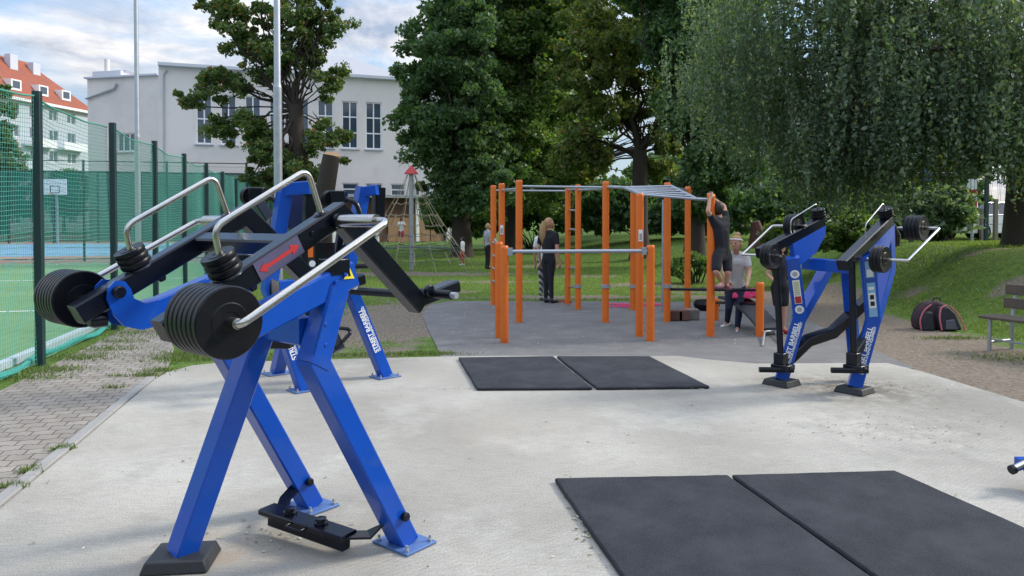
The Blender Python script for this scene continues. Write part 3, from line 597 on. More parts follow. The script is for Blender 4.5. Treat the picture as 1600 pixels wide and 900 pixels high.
# weeds along fence, kerb and slab edges
wp = []
def tuft(u, v, rx, ry, k):
    k = int(k*.55)
    c = G(u, v); q = np.stack([c.x+rng.normal(size=k)*rx, c.y+rng.normal(size=k)*ry, np.full(k, -.004)], 1); wp.append(q)
for a_ in [(70, 578, .22, .12, 1500), (45, 590, .2, .08, 700), (120, 558, .25, .12, 1200), (165, 545, .25, .15, 900), (210, 520, .3, .25, 1400), (235, 505, .4, .4, 1800), (265, 490, .4, .5, 1500), (190, 533, .2, .1, 500), (185, 587, .07, .03, 120), (177, 605, .06, .03, 120), (230, 586, .08, .05, 420), (250, 579, .12, .05, 500), (282, 560, .2, .15, 1600), (300, 552, .25, .15, 1500), (335, 560, .2, .06, 500), (105, 700, .035, .02, 220), (92, 703, .04, .015, 120), (48, 737, .04, .02, 160), (18, 760, .06, .02, 240), (52, 732, .03, .015, 100), (640, 553, .35, .05, 1200), (560, 555, .4, .05, 900), (480, 556, .4, .06, 900), (665, 551, .15, .05, 600), (400, 560, .3, .06, 700), (1490, 528, .25, .06, 900), (1590, 560, .3, .2, 1200)]: tuft(*a_)
blades('weeds', np.concatenate(wp), .038, .005, weed_m, lab='tufts of weeds in the paving joints and along the slab edge')
# fallen leaves and crumbs (stuff)
fl = []
for k, (x0, x1, y0, y1) in ((900, (-1.8, 4.5, 9.2, 14)), (140, (-2.5, 4.5, 3, 9)), (260, (3.6, 6.4, 8.5, 14))):
    fl.append(np.stack([rng.uniform(x0, x1, k), rng.uniform(y0, y1, k), np.full(k, .006)], 1))
for (u, v, sx, sy, k) in [(430, 835, .25, .1, 60), (1290, 600, .3, .12, 110), (1340, 605, .35, .1, 90), (800, 608, .35, .02, 90), (1000, 608, .35, .02, 90), (900, 585, .06, .25, 80), (1250, 820, .02, .02, 8), (905, 800, .03, .3, 90), (1420, 670, .5, .3, 120), (1150, 530, .3, .2, 60)]:
    c = G(u, v); fl.append(np.stack([c.x+rng.normal(size=k)*sx, c.y+rng.normal(size=k)*sy, np.full(k, .006)], 1))
fl = np.concatenate(fl); n = len(fl); an = rng.random(n)*6.28; s_ = rng.uniform(.005, .015, n)
c_, d_ = np.cos(an)*s_, np.sin(an)*s_; z_ = np.zeros(n); zz = rng.uniform(0, .008, n)
V = np.stack([fl+np.stack([c_, d_, zz], 1), fl+np.stack([-d_*.6, c_*.6, z_], 1), fl+np.stack([-c_, -d_, zz*.5], 1), fl+np.stack([d_*.6, -c_*.6, z_], 1)], 1).reshape(-1, 3)
litter = leafmat('leaf_litter', (.06, .04, .02), (.45, .4, .26), .1, c3=(.7, .66, .5))
tag(fast_mesh('leaf_litter', V, np.arange(n*4).reshape(n, 4), litter, rnd=np.repeat(rng.random(n), 4)), 'small dry leaves and crumbs scattered on the yard and slab', 'leaf litter', kind='stuff')

# ------------------------------------------------------------ court net fence
NS = 9
fposts = [0, 2.78, 5.3, 7.9, 10.6, 13.2, 16.0, 18.8, 21.6]
ft = [3.03, 3.04, 3.04, 3.04, 3.04, 3.0, 2.95, 2.95, 2.95]
fence = thing('net_fence', 'tall green netting on dark posts along the sports court', 'fence', FA)
fp_all = [-2.8]+fposts; ft = [3.03]+ft
for t_ in fp_all:
    q = FA+FD*t_; h_ = ft[fp_all.index(t_)]
    mb = MB(); mb.beam([q-Vector((0, 0, .1)), q+Vector((0, 0, h_))], .085, .085, FD); mb.build('post', postgreen, fence)
for i in range(len(fp_all)-1):
    a_, b_ = fp_all[i], fp_all[i+1]; ln_ = b_-a_; mb = MB()
    ph = random.uniform(0, 6)
    def net_pt(s, z, a_=a_, ln_=ln_, ph=ph):
        t = s/ln_; sag = math.sin(math.pi*t)*(.07+.03*math.sin(ph))
        off = math.sin(z*2.1+ph+s)*.02+math.sin(s*3+ph)*.015
        zz_ = z*(1-sag/3.0*(z/3.0))+math.sin(s*5+z*3+ph)*.008
        return FA+FD*(a_+s)-FN*(.05+off)+Vector((0, 0, zz_))
    top = 2.98; st = .05; k = int(ln_/st)
    for j in range(k+1):
        s = j*ln_/k; mb.tube([net_pt(s, z) for z in np.linspace(0.02, top, 9)], .0021, n=3, cap=False)
    for j in range(int(top/st)+1):
        z = .02+j*(top-.02)/int(top/st); mb.tube([net_pt(s, z) for s in np.linspace(0, ln_, 9)], .0028, n=3, cap=False)
    mb.tube([net_pt(s, top) for s in np.linspace(0, ln_, 9)], .012, n=6)
    mb.build('net', netm, fence, smooth=0)
# bunched net and pale boards on the ground along the fence
mb = MB(); pth = [FA+FD*t-FN*(.12+.05*math.sin(t*2.3))+Vector((0, 0, .03+.02*math.sin(t*5))) for t in np.linspace(-3, 20, 90)]
mb.tube(pth, .035, n=7); mb.build('net_hem', mat('teal_hem', (.04, .3, .26), .8, var=.3, vscale=20), fence)
mb = MB(); mb.beam([FA+FD*-4-FN*.3+Vector((0, 0, .04)), FA+FD*21-FN*.3+Vector((0, 0, .04))], .1, .09, (0, 0, 1)); tag(mb.build('court_edge_board', mat('pale_board', (.45, .5, .55), .7, var=.2)), 'pale low board running along the foot of the court net', 'board')

# far court fence with green windscreen
t = thing('windscreen_fence', 'high green screened fence closing the far end of the sports court', 'fence', CX(50, 0))
a0, a1 = CX(50, -.5), CX(50, 60)
for k in range(22):
    q = a0.lerp(a1, k/21); MB().beam([q, q+Vector((0, 0, 5.2))], .12, .12, (1, 0, 0)).build('post', postgreen, t)
def scr_mat():
    m = mat('screen_cloth', (.02, .16, .12), .9, var=.3, vscale=.5); nd, lk = nodes(m)
    tr = nd.new('ShaderNodeBsdfTransparent'); ms = nd.new('ShaderNodeMixShader'); ms.inputs[0].default_value = .62
    lk.new(tr.outputs[0], ms.inputs[1]); lk.new(nd['Principled BSDF'].outputs[0], ms.inputs[2]); lk.new(ms.outputs[0], nd['Material Output'].inputs[0]); return m
mb = MB(); mb.box((a0+a1)/2+Vector((0, 0, 2.6)), ((a1-a0).length, .03, 5.0), a1-a0); mb.build('screen', scr_mat(), t)
mb = MB(); mb.tube([a0+Vector((0, 0, 5.15)), a1+Vector((0, 0, 5.15))], .06, n=6); mb.build('top_rail', postgreen, t)
# side screen along the fence line, further out
t = thing('side_screen', 'green screened fence continuing along the court past the netting', 'fence', CX(22, 0))
a0, a1 = CX(21.7, -.2), CX(46, -.2)
for k in range(13):
    q = a0.lerp(a1, k/12); MB().beam([q, q+Vector((0, 0, 3.2))], .09, .09, (1, 0, 0)).build('post', postgreen, t)
mb = MB(); mb.box((a0+a1)/2+Vector((0, 0, 1.6)), ((a1-a0).length, .02, 3.1), a1-a0); mb.build('screen', MATS['screen_cloth'], t)
# inner court fence standing on the turf
t = thing('inner_fence', 'low wire fence with dark posts between turf and blue court', 'fence', CX(23, 5))
a0, a1 = CX(23, .5), CX(23, 40)
for k in range(14):
    q = a0.lerp(a1, k/13); MB().beam([q, q+Vector((0, 0, 4.0))], .07, .07, (1, 0, 0)).build('post', postgreen, t)
mb = MB()
for z in (0.1, 2.0, 3.95): mb.tube([a0+Vector((0, 0, z)), a1+Vector((0, 0, z))], .02, n=5)
for z in np.arange(.3, 3.9, .25): mb.tube([a0+Vector((0, 0, z)), a1+Vector((0, 0, z))], .006, n=3)
mb.build('rail', postgreen, t)
# basketball hoop
q = P(90, 372, 51); q.z = 0
t = thing('basketball_hoop', 'white basketball backboard on a leaning post behind the netting', 'basketball hoop', q)
bc = P(86, 292, 50)
MB().box(bc, (1.6, .05, 1.05)).build('backboard', frame, t)
mb = MB()
for dx_, dz_, sx, sz in ((0, .1, .6, .04), (0, -.35, .6, .04), (-.3, -.12, .04, .45), (.3, -.12, .04, .45)): mb.box(bc+Vector((dx_, -.03, dz_-.05)), (sx, .02, sz))
mb.build('target_square', black, t)
MB().tube([q, q+Vector((0, 0, 2.4)), bc+Vector((0, .1, 0))], .08).build('post', galv, t)
mb = MB(); rc = bc+Vector((0, -.4, -.5)); mb.tube([rc+Vector((math.cos(x)*.23, math.sin(x)*.23, 0)) for x in np.linspace(0, 6.28, 17)], .015, n=6); mb.build('rim', orange, t)

# ------------------------------------------------------------ buildings
def wall_grid(mb, p0, p1, z0, z1, opens, depth=.18, nrm=None):
    """wall face with real openings: opens = [(s0,s1,za,zb)] along p0->p1"""
    p0, p1 = Vector(p0), Vector(p1); d = (p1-p0); ln_ = d.length; d.normalize(); n = nrm or Vector((d.y, -d.x, 0))
    S = sorted(set([0, ln_]+[o[0] for o in opens]+[o[1] for o in opens])); Z = sorted(set([z0, z1]+[o[2] for o in opens]+[o[3] for o in opens]))
    pt = lambda s, z, k=0: Vector((p0.x, p0.y, 0))+d*s-n*k+Vector((0, 0, z))
    for i in range(len(S)-1):
        for j in range(len(Z)-1):
            sm, zm = (S[i]+S[i+1])/2, (Z[j]+Z[j+1])/2
            if any(o[0] < sm < o[1] and o[2] < zm < o[3] for o in opens): continue
            mb.add([pt(S[i], Z[j]), pt(S[i+1], Z[j]), pt(S[i+1], Z[j+1]), pt(S[i], Z[j+1])], [(0, 1, 2, 3)])
    for o in opens:
        c = [(o[0], o[2]), (o[1], o[2]), (o[1], o[3]), (o[0], o[3])]
        for k in range(4):
            a_, b_ = c[k], c[(k+1) % 4]; mb.add([pt(*a_), pt(*b_), pt(*b_, depth), pt(*a_, depth)], [(0, 1, 2, 3)])
    return pt, n, d
def window(t, pt, n, d, o, cols, rows, fw=.08, sill=True, sub=None, dep=.14):
    s0, s1, za, zb = o
    f = MB()
    for k in range(cols+1):
        s = s0+(s1-s0)*k/cols; wv = fw*1.2; s = min(max(s, s0+wv/2), s1-wv/2); f.box(pt(s, (za+zb)/2, dep), (wv, .07, zb-za), d)
    for k in range(rows+1):
        z = za+(zb-za)*k/rows; wv = fw*1.2; z = min(max(z, za+wv/2), zb-wv/2); f.box(pt((s0+s1)/2, z, dep-.004), (s1-s0, .07, wv), d)
    fo = f.build('window', frame, t, smooth=0)
    g = MB(); g.box(pt((s0+s1)/2, (za+zb)/2, dep+.02), (s1-s0, .02, zb-za), d); g.build('pane', glass, fo, smooth=0)
    if sill: q = MB(); q.box(pt((s0+s1)/2, za-.06, -.05), (s1-s0+.25, .25, .08), d); q.build('sill', plaster2, fo, smooth=0)
# hall: main block
def colX(u, d): return P(u, 345, d).x
HL = Vector((colX(250, 56), 56, 0)); HR = Vector((colX(740, 64), 64, 0)); hd = (HR-HL).normalized(); hlen = (HR-HL).length
def sAt(u):   # distance along hall front for an image column
    r = ray(u, 345); # solve HL + hd*s on ray
    k = r.x/r.y; return (k*HL.y-HL.x)/(hd.x-k*hd.y)
def zAt(u, v, s): q = HL+hd*s; r = ray(u, v); return CAM_H+r.z*q.y
ztop = zAt(250, 103, 0)
opens = []; wins = []
for ua, ub, va, vb, c_, r_ in [(308, 333, 158, 224, 2, 2), (346, 371, 158, 225, 2, 2), (384, 409, 158, 226, 2, 2), (422, 447, 156, 228, 2, 3), (460, 484, 155, 229, 2, 3), (497, 522, 154, 230, 2, 3), (535, 560, 153, 232, 2, 3), (572, 597, 153, 234, 2, 3), (640, 664, 155, 236, 2, 3), (676, 700, 155, 238, 2, 3),
    (535, 561, 285, 304, 1, 2), (572, 598, 287, 305, 1, 2), (611, 634, 287, 306, 1, 2), (648, 657, 288, 307, 1, 1), (664, 673, 288, 307, 1, 1), (680, 690, 288, 307, 1, 1)]:
    s0, s1 = sAt(ua), sAt(ub); sm = (s0+s1)/2; um = (ua+ub)/2; o = (s0, s1, zAt(um, vb, sm), zAt(um, va, sm)); opens.append(o); wins.append((o, c_, r_))
# normalise rows to a common sill and head
up_ = [o for o in opens if o[3] > 6]; za = sum(o[2] for o in up_)/len(up_); zb = sum(o[3] for o in up_)/len(up_)
lo_ = [o for o in opens if o[3] <= 6]; za2 = sum(o[2] for o in lo_)/len(lo_); zb2 = sum(o[3] for o in lo_)/len(lo_)
opens = [(o[0], o[1], za, zb) if o[3] > 6 else (o[0], o[1], za2, zb2) for o in opens]; wins = [(o, c_, r_) for o, (_, c_, r_) in zip(opens, wins)]
hall = thing('hall_building', 'large pale plastered hall with tall narrow windows behind the maple tree', 'building', HL)
mb = MB(); pt, n_, d_ = wall_grid(mb, HL, HR, -.2, ztop, opens)
bk_ = -n_*16
mb.add([HL+Vector((0, 0, -.2)), HL+bk_+Vector((0, 0, -.2)), HL+bk_+Vector((0, 0, ztop)), HL+Vector((0, 0, ztop))], [(0, 1, 2, 3)])
mb.add([HR+Vector((0, 0, -.2)), HR+bk_+Vector((0, 0, -.2)), HR+bk_+Vector((0, 0, ztop)), HR+Vector((0, 0, ztop))], [(0, 1, 2, 3)])
mb.add([HL+bk_*.2+Vector((0, 0, ztop-.4)), HR+bk_*.2+Vector((0, 0, ztop-.4)), HR+bk_+Vector((0, 0, ztop)), HL+bk_+Vector((0, 0, ztop))], [(0, 1, 2, 3)])
# dark room behind the glass
mb.build('wall', plaster, hall, smooth=0)
mb = MB(); mb.box((HL+HR)/2+bk_*.5+Vector((0, 0, ztop*.5-.4)), (hlen-.8, 15, ztop-.6), hd); mb.build('interior', mat('dark_room', (.05, .05, .055), .9), hall, smooth=0)
for o, c_, r_ in wins: window(hall, pt, n_, d_, o, c_, r_)
mb = MB(); mb.beam([HL+n_*.15+Vector((0, 0, ztop+.12)), HR+n_*.15+Vector((0, 0, ztop+.12))], .6, .24, (0, 0, 1)); mb.build('cornice', plaster2, hall)
mb = MB(); s0, s1 = sAt(285), sAt(645); sm = (s0+s1)/2+1
zr = zAt(450, 92, sm)+2.4
A_, B_, C_ = pt(s0, ztop+.24, 3), pt(s1+2, ztop+.24, 3), pt(sm+2, zr-.3, 8); A2, B2 = pt(s0, ztop+.24, 14), pt(s1+2, ztop+.24, 14); C1, C2 = pt(s0+6, zr-.3, 8), pt(s1-4, zr-.3, 8)
mb.add([A_, B_, C2, C1, A2, B2], [(0, 1, 2, 3), (3, 2, 5, 4), (0, 3, 4), (1, 5, 2)]); mb.build('roof', mat('grey_roof', (.38, .39, .42), .8), hall, smooth=0)
MB().tube([pt(.35, 0, -.12), pt(.35, ztop-.6, -.12), pt(.6, ztop-.3, -.12)], .07, n=8).build('downpipe', galv, hall)
# left wing
WL = Vector((colX(139, 60), 60, 0)); WR = Vector((colX(251, 58.5), 58.5, 0)); wd_ = (WR-WL).normalized(); wlen = (WR-WL).length
wing = thing('hall_wing', 'lower windowless grey-pink wing left of the hall with rooftop chimney', 'building', WL)
zt = CAM_H+ray(195, 121).z*59.3
s0 = wlen*(185-139)/112; s1 = wlen*(213-139)/112; op = (s0, s1, CAM_H+ray(200, 237).z*59.3, CAM_H+ray(200, 208).z*59.3)
mb = MB(); pt, n_, d_ = wall_grid(mb, WL, WR, -.2, zt, [op]); bk_ = -n_*12
for q in (WL, WR): mb.add([q+Vector((0, 0, -.2)), q+bk_+Vector((0, 0, -.2)), q+bk_+Vector((0, 0, zt)), q+Vector((0, 0, zt))], [(0, 1, 2, 3)])
mb.add([WL+Vector((0, 0, zt)), WR+Vector((0, 0, zt)), WR+bk_+Vector((0, 0, zt)), WL+bk_+Vector((0, 0, zt))], [(0, 1, 2, 3)]); mb.build('wall', plaster, wing, smooth=0)
window(wing, pt, n_, d_, op, 3, 1)
mb = MB(); mb.beam([pt(-.1, zt+.06, -.1), pt(wlen, zt+.06, -.1)], .35, .14, (0, 0, 1)); mb.build('cornice', plaster2, wing)
mb = MB(); mb.box(pt(wlen*.22, zt+.4, 1.2), (wlen*.4, 1.6, .55), wd_); mb.build('parapet_box', plaster2, wing)
mb = MB(); mb.tube([pt(wlen*.15, zt, 1), pt(wlen*.15, zt+1.75, 1)], .2, n=10); mb.build('chimney', plaster, wing)
mb = MB(); mb.prism([pt(wlen*.28, zt+.15, .8), pt(wlen*.36, zt+.15, .8), pt(wlen*.45, zt+.75, .8), pt(wlen*.36, zt+.8, .8)], -n_*1.2); mb.build('roof_hatch', plaster2, wing)
mb = MB(); mb.tube([pt(0, zt-1.6, -.15), pt(wlen*.4, zt-.9, -.15), pt(wlen*.43, zt-.5, -.15)], .09, n=8); mb.build('duct', galv, wing)
# entrance canopy / shed in front of the hall on the right
SL = Vector((colX(520, 54), 54, 0)); SR = Vector((colX(700, 59), 59, 0)); sdr = (SR-SL).normalized(); sl = (SR-SL).length; zs = CAM_H+ray(610, 309).z*56; sn = Vector((sdr.y, -sdr.x, 0))
shed = thing('entrance_annex', 'low brown boarded annex with flat grey roof in front of the hall', 'building', SL)
MB().box((SL+SR)/2-sn*1.5+Vector((0, 0, zs+.1)), (sl+.6, 4.4, .22), sdr).build('roof', galv, shed)
MB().box((SL+SR)/2-sn*1.6+Vector((0, 0, zs*.5-.01)), (sl, 3.6, zs-.02), sdr).build('wall', brownw, shed)
for k, (ua, ub, mm, h0, h1) in enumerate([(640, 668, tanw, 0, .62), (668, 690, tanw, 0, .62), (600, 636, tanw, 0, .55)]):
    xa = (ua-520)/180*sl; xb = (ub-520)/180*sl; MB().box(SL+sdr*((xa+xb)/2)+sn*.24+Vector((0, 0, zs*h1/2)), (xb-xa-.08, .06, zs*h1), sdr).build('door', mm, shed)
for f_ in (0, .35, .7, .98): MB().box(SL+sdr*(sl*f_)+sn*.3+Vector((0, 0, zs*.5-.01)), (.25, .25, zs-.03), sdr).build('column', frame, shed)
# apartment block
AL = Vector((colX(-70, 93), 93, 0)); AR = Vector((colX(146, 116), 116, 0)); ad = (AR-AL).normalized(); al = (AR-AL).length
apt = thing('apartment_block', 'pale blue-grey apartment block with orange tiled roof and chimneys at far left', 'building', AL)
zw = 18.2; ops = []
for fl_ in range(6):
    for k in range(int(al/3.4)):
        s = 1.4+k*3.4; ops.append((s, s+(1.6 if k % 3 else .9), 1.2+fl_*3.0, 2.8+fl_*3.0))
mb = MB(); pt, n_, d_ = wall_grid(mb, AL, AR, -.2, zw, ops, .15); bk_ = -n_*11
for q in (AL, AR): mb.add([q+Vector((0, 0, -.2)), q+bk_+Vector((0, 0, -.2)), q+bk_+Vector((0, 0, zw)), q+Vector((0, 0, zw))], [(0, 1, 2, 3)])
mb.build('wall', mat('blue_grey_plaster', (.42, .45, .51), .9, var=.06, vscale=.2), apt, smooth=0)
for o in ops[:100]: window(apt, pt, n_, d_, o, 2, 1, .07, False)
mb = MB()
for o in ops[100:]: mb.box(pt((o[0]+o[1])/2, (o[2]+o[3])/2, .12), (o[1]-o[0], .03, o[3]-o[2]), d_)
if len(ops) > 100: mb.build('window_panes', glass, apt, smooth=0)['kind'] = 'stuff'
mb = MB(); mb.beam([AL+n_*.3+Vector((0, 0, zw+.15)), AR+ad*.3+n_*.3+Vector((0, 0, zw+.15))], .9, .35, (0, 0, 1)); mb.build('eaves', frame, apt)
R0, R1, R2, R3 = AL+n_*.5-ad*4, AR+n_*.5+ad*.4, AR+bk_-n_*.4+ad*.4, AL+bk_-n_*.4-ad*4
zz0 = Vector((0, 0, zw+.33)); zz1 = Vector((0, 0, zw+7.0)); M0 = (R0+R3)/2; M1 = (R1+R2)/2-ad*7
mb = MB(); mb.add([R0+zz0, R1+zz0, R2+zz0, R3+zz0, M0+zz1, M1+zz1], [(0, 1, 5, 4), (1, 2, 5), (2, 3, 4, 5), (0, 4, 3)]); roof = mb.build('roof', roofm, apt, smooth=0)
for f_, hh in ((.36, 8.0), (.55, 7.6), (.72, 7.2)):
    q = AL+ad*al*f_-n_*4.2; MB().box(q+Vector((0, 0, zw+hh-1.7)), (1.3, 1.0, 2.6), ad).build('chimney', plaster2, roof)
for f_ in (.42, .62, .80):
    q = AL+ad*al*f_+n_*.0-n_*1.6; MB().box(q+Vector((0, 0, zw+2.2)), (1.7, 2.4, 1.5), ad).build('dormer', frame, roof)
    MB().box(q+n_*1.21+Vector((0, 0, zw+2.25)), (1.2, .03, 1.0), ad).build('dormer_window', glass, roof)
for k, s in enumerate((.55, .55, .8, .8)):
    q = AL+ad*al*s+n_*.6+Vector((0, 0, 6.2+(k % 2)*6)); mb = MB(); mb.box(q, (4.5, 1.2, .2), ad); mb.box(q+n_*.55+Vector((0, 0, .55)), (4.5, .06, 1.0), ad); mb.build('balcony', frame, apt)

# lamp posts
def lamp(u, d, r, label, joint):
    q = P(u, 345, d); q.z = 0; t = thing('light_mast', label, 'lamp post', q, 'tall grey light masts')
    mb = MB(); mb.tube([q-Vector((0, 0, .1)), q+Vector((0, 0, joint))], r*1.25, n=16); mb.build('lower_tube', galv, t)
    mb = MB(); mb.tube([q+Vector((0, 0, joint+.004)), q+Vector((0, 0, joint+.12)), q+Vector((0, 0, 12))], [r*1.25, r, r*.8], n=16); mb.build('upper_tube', galv, t)
    MB().lathe(q, (0, 0, 1), [(r*2.4, 0), (r*2.4, .03), (r*1.5, .05)], 16).build('base_flange', galv, t)
    mb = MB(); mb.box(q+Vector((0, -.3, 12)), (.5, .7, .15)); mb.build('lamp_head', galv, t)
lamp(435, 19, .085, 'thick grey light mast in front of the half-bare tree', 5.0)
lamp(216, 23, .07, 'thin grey light mast standing behind the court netting', 4.2)

# ------------------------------------------------------------ rope pyramid
dN = 24.3; nb = P(643, 421, dN); nb.z = 0; ztp = P(643, 272, dN).z
t = thing('rope_pyramid', 'rope climbing pyramid with steel mast and red cone cap on the lawn', 'climbing frame', nb)
MB().tube([nb-Vector((0, 0, .2)), nb+Vector((0, 0, ztp))], .075, n=14).build('mast', galv, t)
MB().lathe(nb+Vector((0, 0, ztp)), (0, 0, 1), [(.24, 0), (.22, .03), (.02, .28)], 20).build('cap', red, t)
rope = mat('rope', (.3, .25, .17), .85, var=.2, vscale=30); roped = mat('dark_rope', (.07, .10, .09), .8)
mr = MB(); md = MB(); K = 10
def rp_(k, f, kk=0):   # f from 0 (top) to 1 (ground)
    a_ = 2*math.pi*(k+.3)/K; rr = .12+1.98*f**1.15
    return nb+Vector((math.cos(a_)*rr, math.sin(a_)*rr*1.0, ztp*(1-f)))
for k in range(K): mr.tube([rp_(k, f) for f in np.linspace(0.01, 1, 8)], .010, n=5)
for f in (.3, .42, .53, .63, .72, .8, .88):
    m_ = mr if f < .6 else md
    for k in range(K):
        a_, b_ = rp_(k, f), rp_(k+1, f); m_.tube([a_, (a_+b_)/2-Vector((0, 0, .07)), b_], .009, n=5)
        m_.ball(a_, .022, 6, 4)
for k in range(K):
    for f in (.42, .63, .8): a_, b_ = rp_(k+.5, f), rp_(k+.5, f+.12); mr.tube([a_, b_], .012, n=4)
    q = rp_(k, .78); md.tube([q, nb+Vector((0, 0, q.z+.05))], .014, n=4)
mr.build('rope_net', rope, t); md.build('inner_ropes', roped, t)

# ------------------------------------------------------------ orange calisthenics frame
rig = thing('calisthenics_frame', 'orange post calisthenics frame with steel bars on the asphalt yard', 'exercise frame', G(900, 505))
def opost(u, vb, vt, r=.055, ub=None):
    q = G(ub or u, vb); dd = q.y; top = P(u, vt, dd); q2 = Vector((q.x, q.y, top.z))
    MB().tube([q-Vector((0, 0, .05)), q2], r, n=20).build('post', orange, rig)
    MB().lathe(q2, (0, 0, 1), [(r*1.02, -.03), (r*1.02, 0.0), (r*.8, .018)], 18).build('cap', orange, rig); return q2
p1 = opost(771, 476, 291); p2 = opost(784, 488, 288); p3 = opost(812, 503, 283, ub=811); p4 = opost(889, 475, 292, ub=887); p5 = opost(906, 483, 290, ub=903)
p6 = opost(950, 503, 285, ub=946); p7 = opost(991, 484, 292, ub=989); p8 = opost(1003, 525, 304, ub=999); p9 = opost(1047, 502, 287, ub=1042); p10 = opost(1079, 484, 293, ub=1074); p11 = opost(1111, 525, 305, ub=1110)
la = opost(780, 527, 380); lb = opost(788, 535, 386); lc = opost(1018, 532, 385, ub=1016)
def bar(a_, b_, r=.018, name='bar', m=galv, fil=0):
    MB().tube([a_, b_] if not isinstance(a_, list) else a_, r, n=10, fillet=fil).build(name, m, rig)
dz = lambda q, z: Vector((q.x, q.y, q.z+z))
bar(dz(p3, -.08), dz(p6, -.08)); bar(dz(p1, -.08), dz(p4, -.08)); bar(dz(p2, -.1), dz(p3, -.12)); bar(dz(p4, -.06), dz(p5, -.06)); bar(dz(p5, -.08), dz(p6, -.1), .022)
mid_l = P(975, 293, 11.3); r_l = [dz(p6, -.07), mid_l, dz(p8, .0)]; bar(r_l, None, .025, 'ladder_rail', galv, .08)
mid_r = P(1049, 291, 11.6); r_r = [mid_r, dz(P(1088, 311, p11.y), 0)]; bar(r_r, None, .025, 'ladder_rail')
bar(mid_l, mid_r, .02); bar(dz(p7, -.06), dz(p9, -.06)); bar(dz(p9, -.04), dz(p10, -.05)); bar(r_r[1], dz(p11, -.06), .022)
for k in range(1, 6): bar(mid_l.lerp(dz(p8, 0), k/5), mid_r.lerp(r_r[1], k/5), .017, 'ladder_rung')
for v in (328, 358, 418, 448): bar(P(889, v, p4.y), P(905, v+1, p5.y), .018, 'ladder_rung')
bar(dz(lb, -.06), dz(lc, -.06), .024, 'low_bar'); 
MB().box(dz(lb, -.06)+Vector((.075, 0, 0)), (.07, .08, .1)).build('clamp', galv, rig); MB().box(dz(lc, -.06)-Vector((.09, 0, 0)), (.06, .08, .1)).build('clamp', galv, rig)
for q, v in ((p6, 447), (p7, 447), (p9, 447), (p5, 447)):
    z = P(900, v, q.y).z; MB().lathe((q.x, q.y, z), (0, 0, 1), [(.072, -.03), (.072, .03)], 16).build('clamp', galv, rig)
for k, v in enumerate((378, 398, 418, 438)): bar(P(770, v, p1.y)-Vector((0, .05, 0)), P(773, v+2, p1.y-1.2), .016, 'ladder_rung')
bar([P(773, 374, p1.y-1.2), P(776, 378, p1.y-1.25), P(776, 436, p1.y-1.25), P(773, 441, p1.y-1.2)], None, .018, 'ladder_rail')
bar(Vector((P(1035, 484, 13).x, 13, 0)), P(1036, 312, 13.0), .02, 'steel_pole')
for q, v in ((p8, 368), (p2, 359)):
    z = P(900, v, q.y).z; MB().box((q.x+.002, q.y-.058, z), (.055, .012, .16)).build('plaque', white, rig); 
    MB().box((q.x+.002, q.y-.0655, z-.015), (.035, .004, .09)).build('plaque_print', galv, rig)
# low orange posts with black bars by the bench
ls = opost(1187, 525, 443); zb_ = P(1048, 452, p9.y)
bar(zb_, dz(ls, -.09), .022, 'black_bar', black); lq = opost(1118, 500, 468, .05)
bar(dz(lq, -.05), dz(P(1187, 475, ls.y), 0), .022, 'black_bar', black)
# sit-up board
bn = thing('situp_bench', 'curved black sit-up board on steel legs with a pink top lying on it', 'exercise bench', G(1190, 540))
w0 = G(1191, 541); w1 = G(1217, 541)
sa = P(1136, 464, 11.4); sb = P(1166, 466, 11.0); scc = P(1203, 514, 10.3)
axb = Vector((1, .12, 0)).normalized()
mb = MB(); pth = []
for t_ in np.linspace(0, 1, 10): pth.append(sa*(1-t_)**2+sb*2*t_*(1-t_)+scc*t_*t_)
MB().sweep(pth, [(-.02, -.17), (.02, -.17), (.02, .17), (-.02, .17)], Vector((1, .1, 0))).build('board', mat('board_cover', (.055, .06, .07), .5, var=.2), bn)
e = scc
wv = Vector((.85, .5, 0)).normalized()*.11
MB().tube([Vector((w0.x, w0.y, 0)), e-wv-Vector((0, 0, .03)), e+wv-Vector((0, 0, .03)), Vector((w1.x+.02, w1.y, 0))], .016, fillet=.05).build('leg', galv, bn)
MB().tube([Vector((sa.x, sa.y, 0)), sa-Vector((0, 0, .02))], .022).build('leg', black, bn)
# pink garment
def lumpy(name, c, r, m, label=None, cat=None, seed=0, amp=.25, parent=None, freq=4.0, n=28, mm=18, flat0=True):
    mb = MB(); mb.ball((0, 0, 0), r, n, mm); rs = np.random.default_rng(seed); K_ = rs.normal(size=(7, 3))*freq/max(r); ph = rs.random(7)*6
    vs = []
    for v in mb.v:
        q = np.array(v); s = 1+amp*sum(math.sin(float(K_[i]@q)+ph[i]) for i in range(7))/4
        q = q*s
        if flat0: q[2] = max(q[2], -r[2]*.35)
        vs.append(tuple(Vector(c)+Vector(q)))
    mb.v = vs; o = mb.build(name, m, parent, base=c if parent is None else None, smooth=60)
    if label: tag(o, label, cat)
    return o
pk = P(1160, 461, 11.1)
lumpy('pink_top', pk+Vector((0, 0, .0)), (.27, .2, .085), pinkc, 'crumpled bright pink top lying on the sit-up board', 'clothing', 3, .5, freq=5)
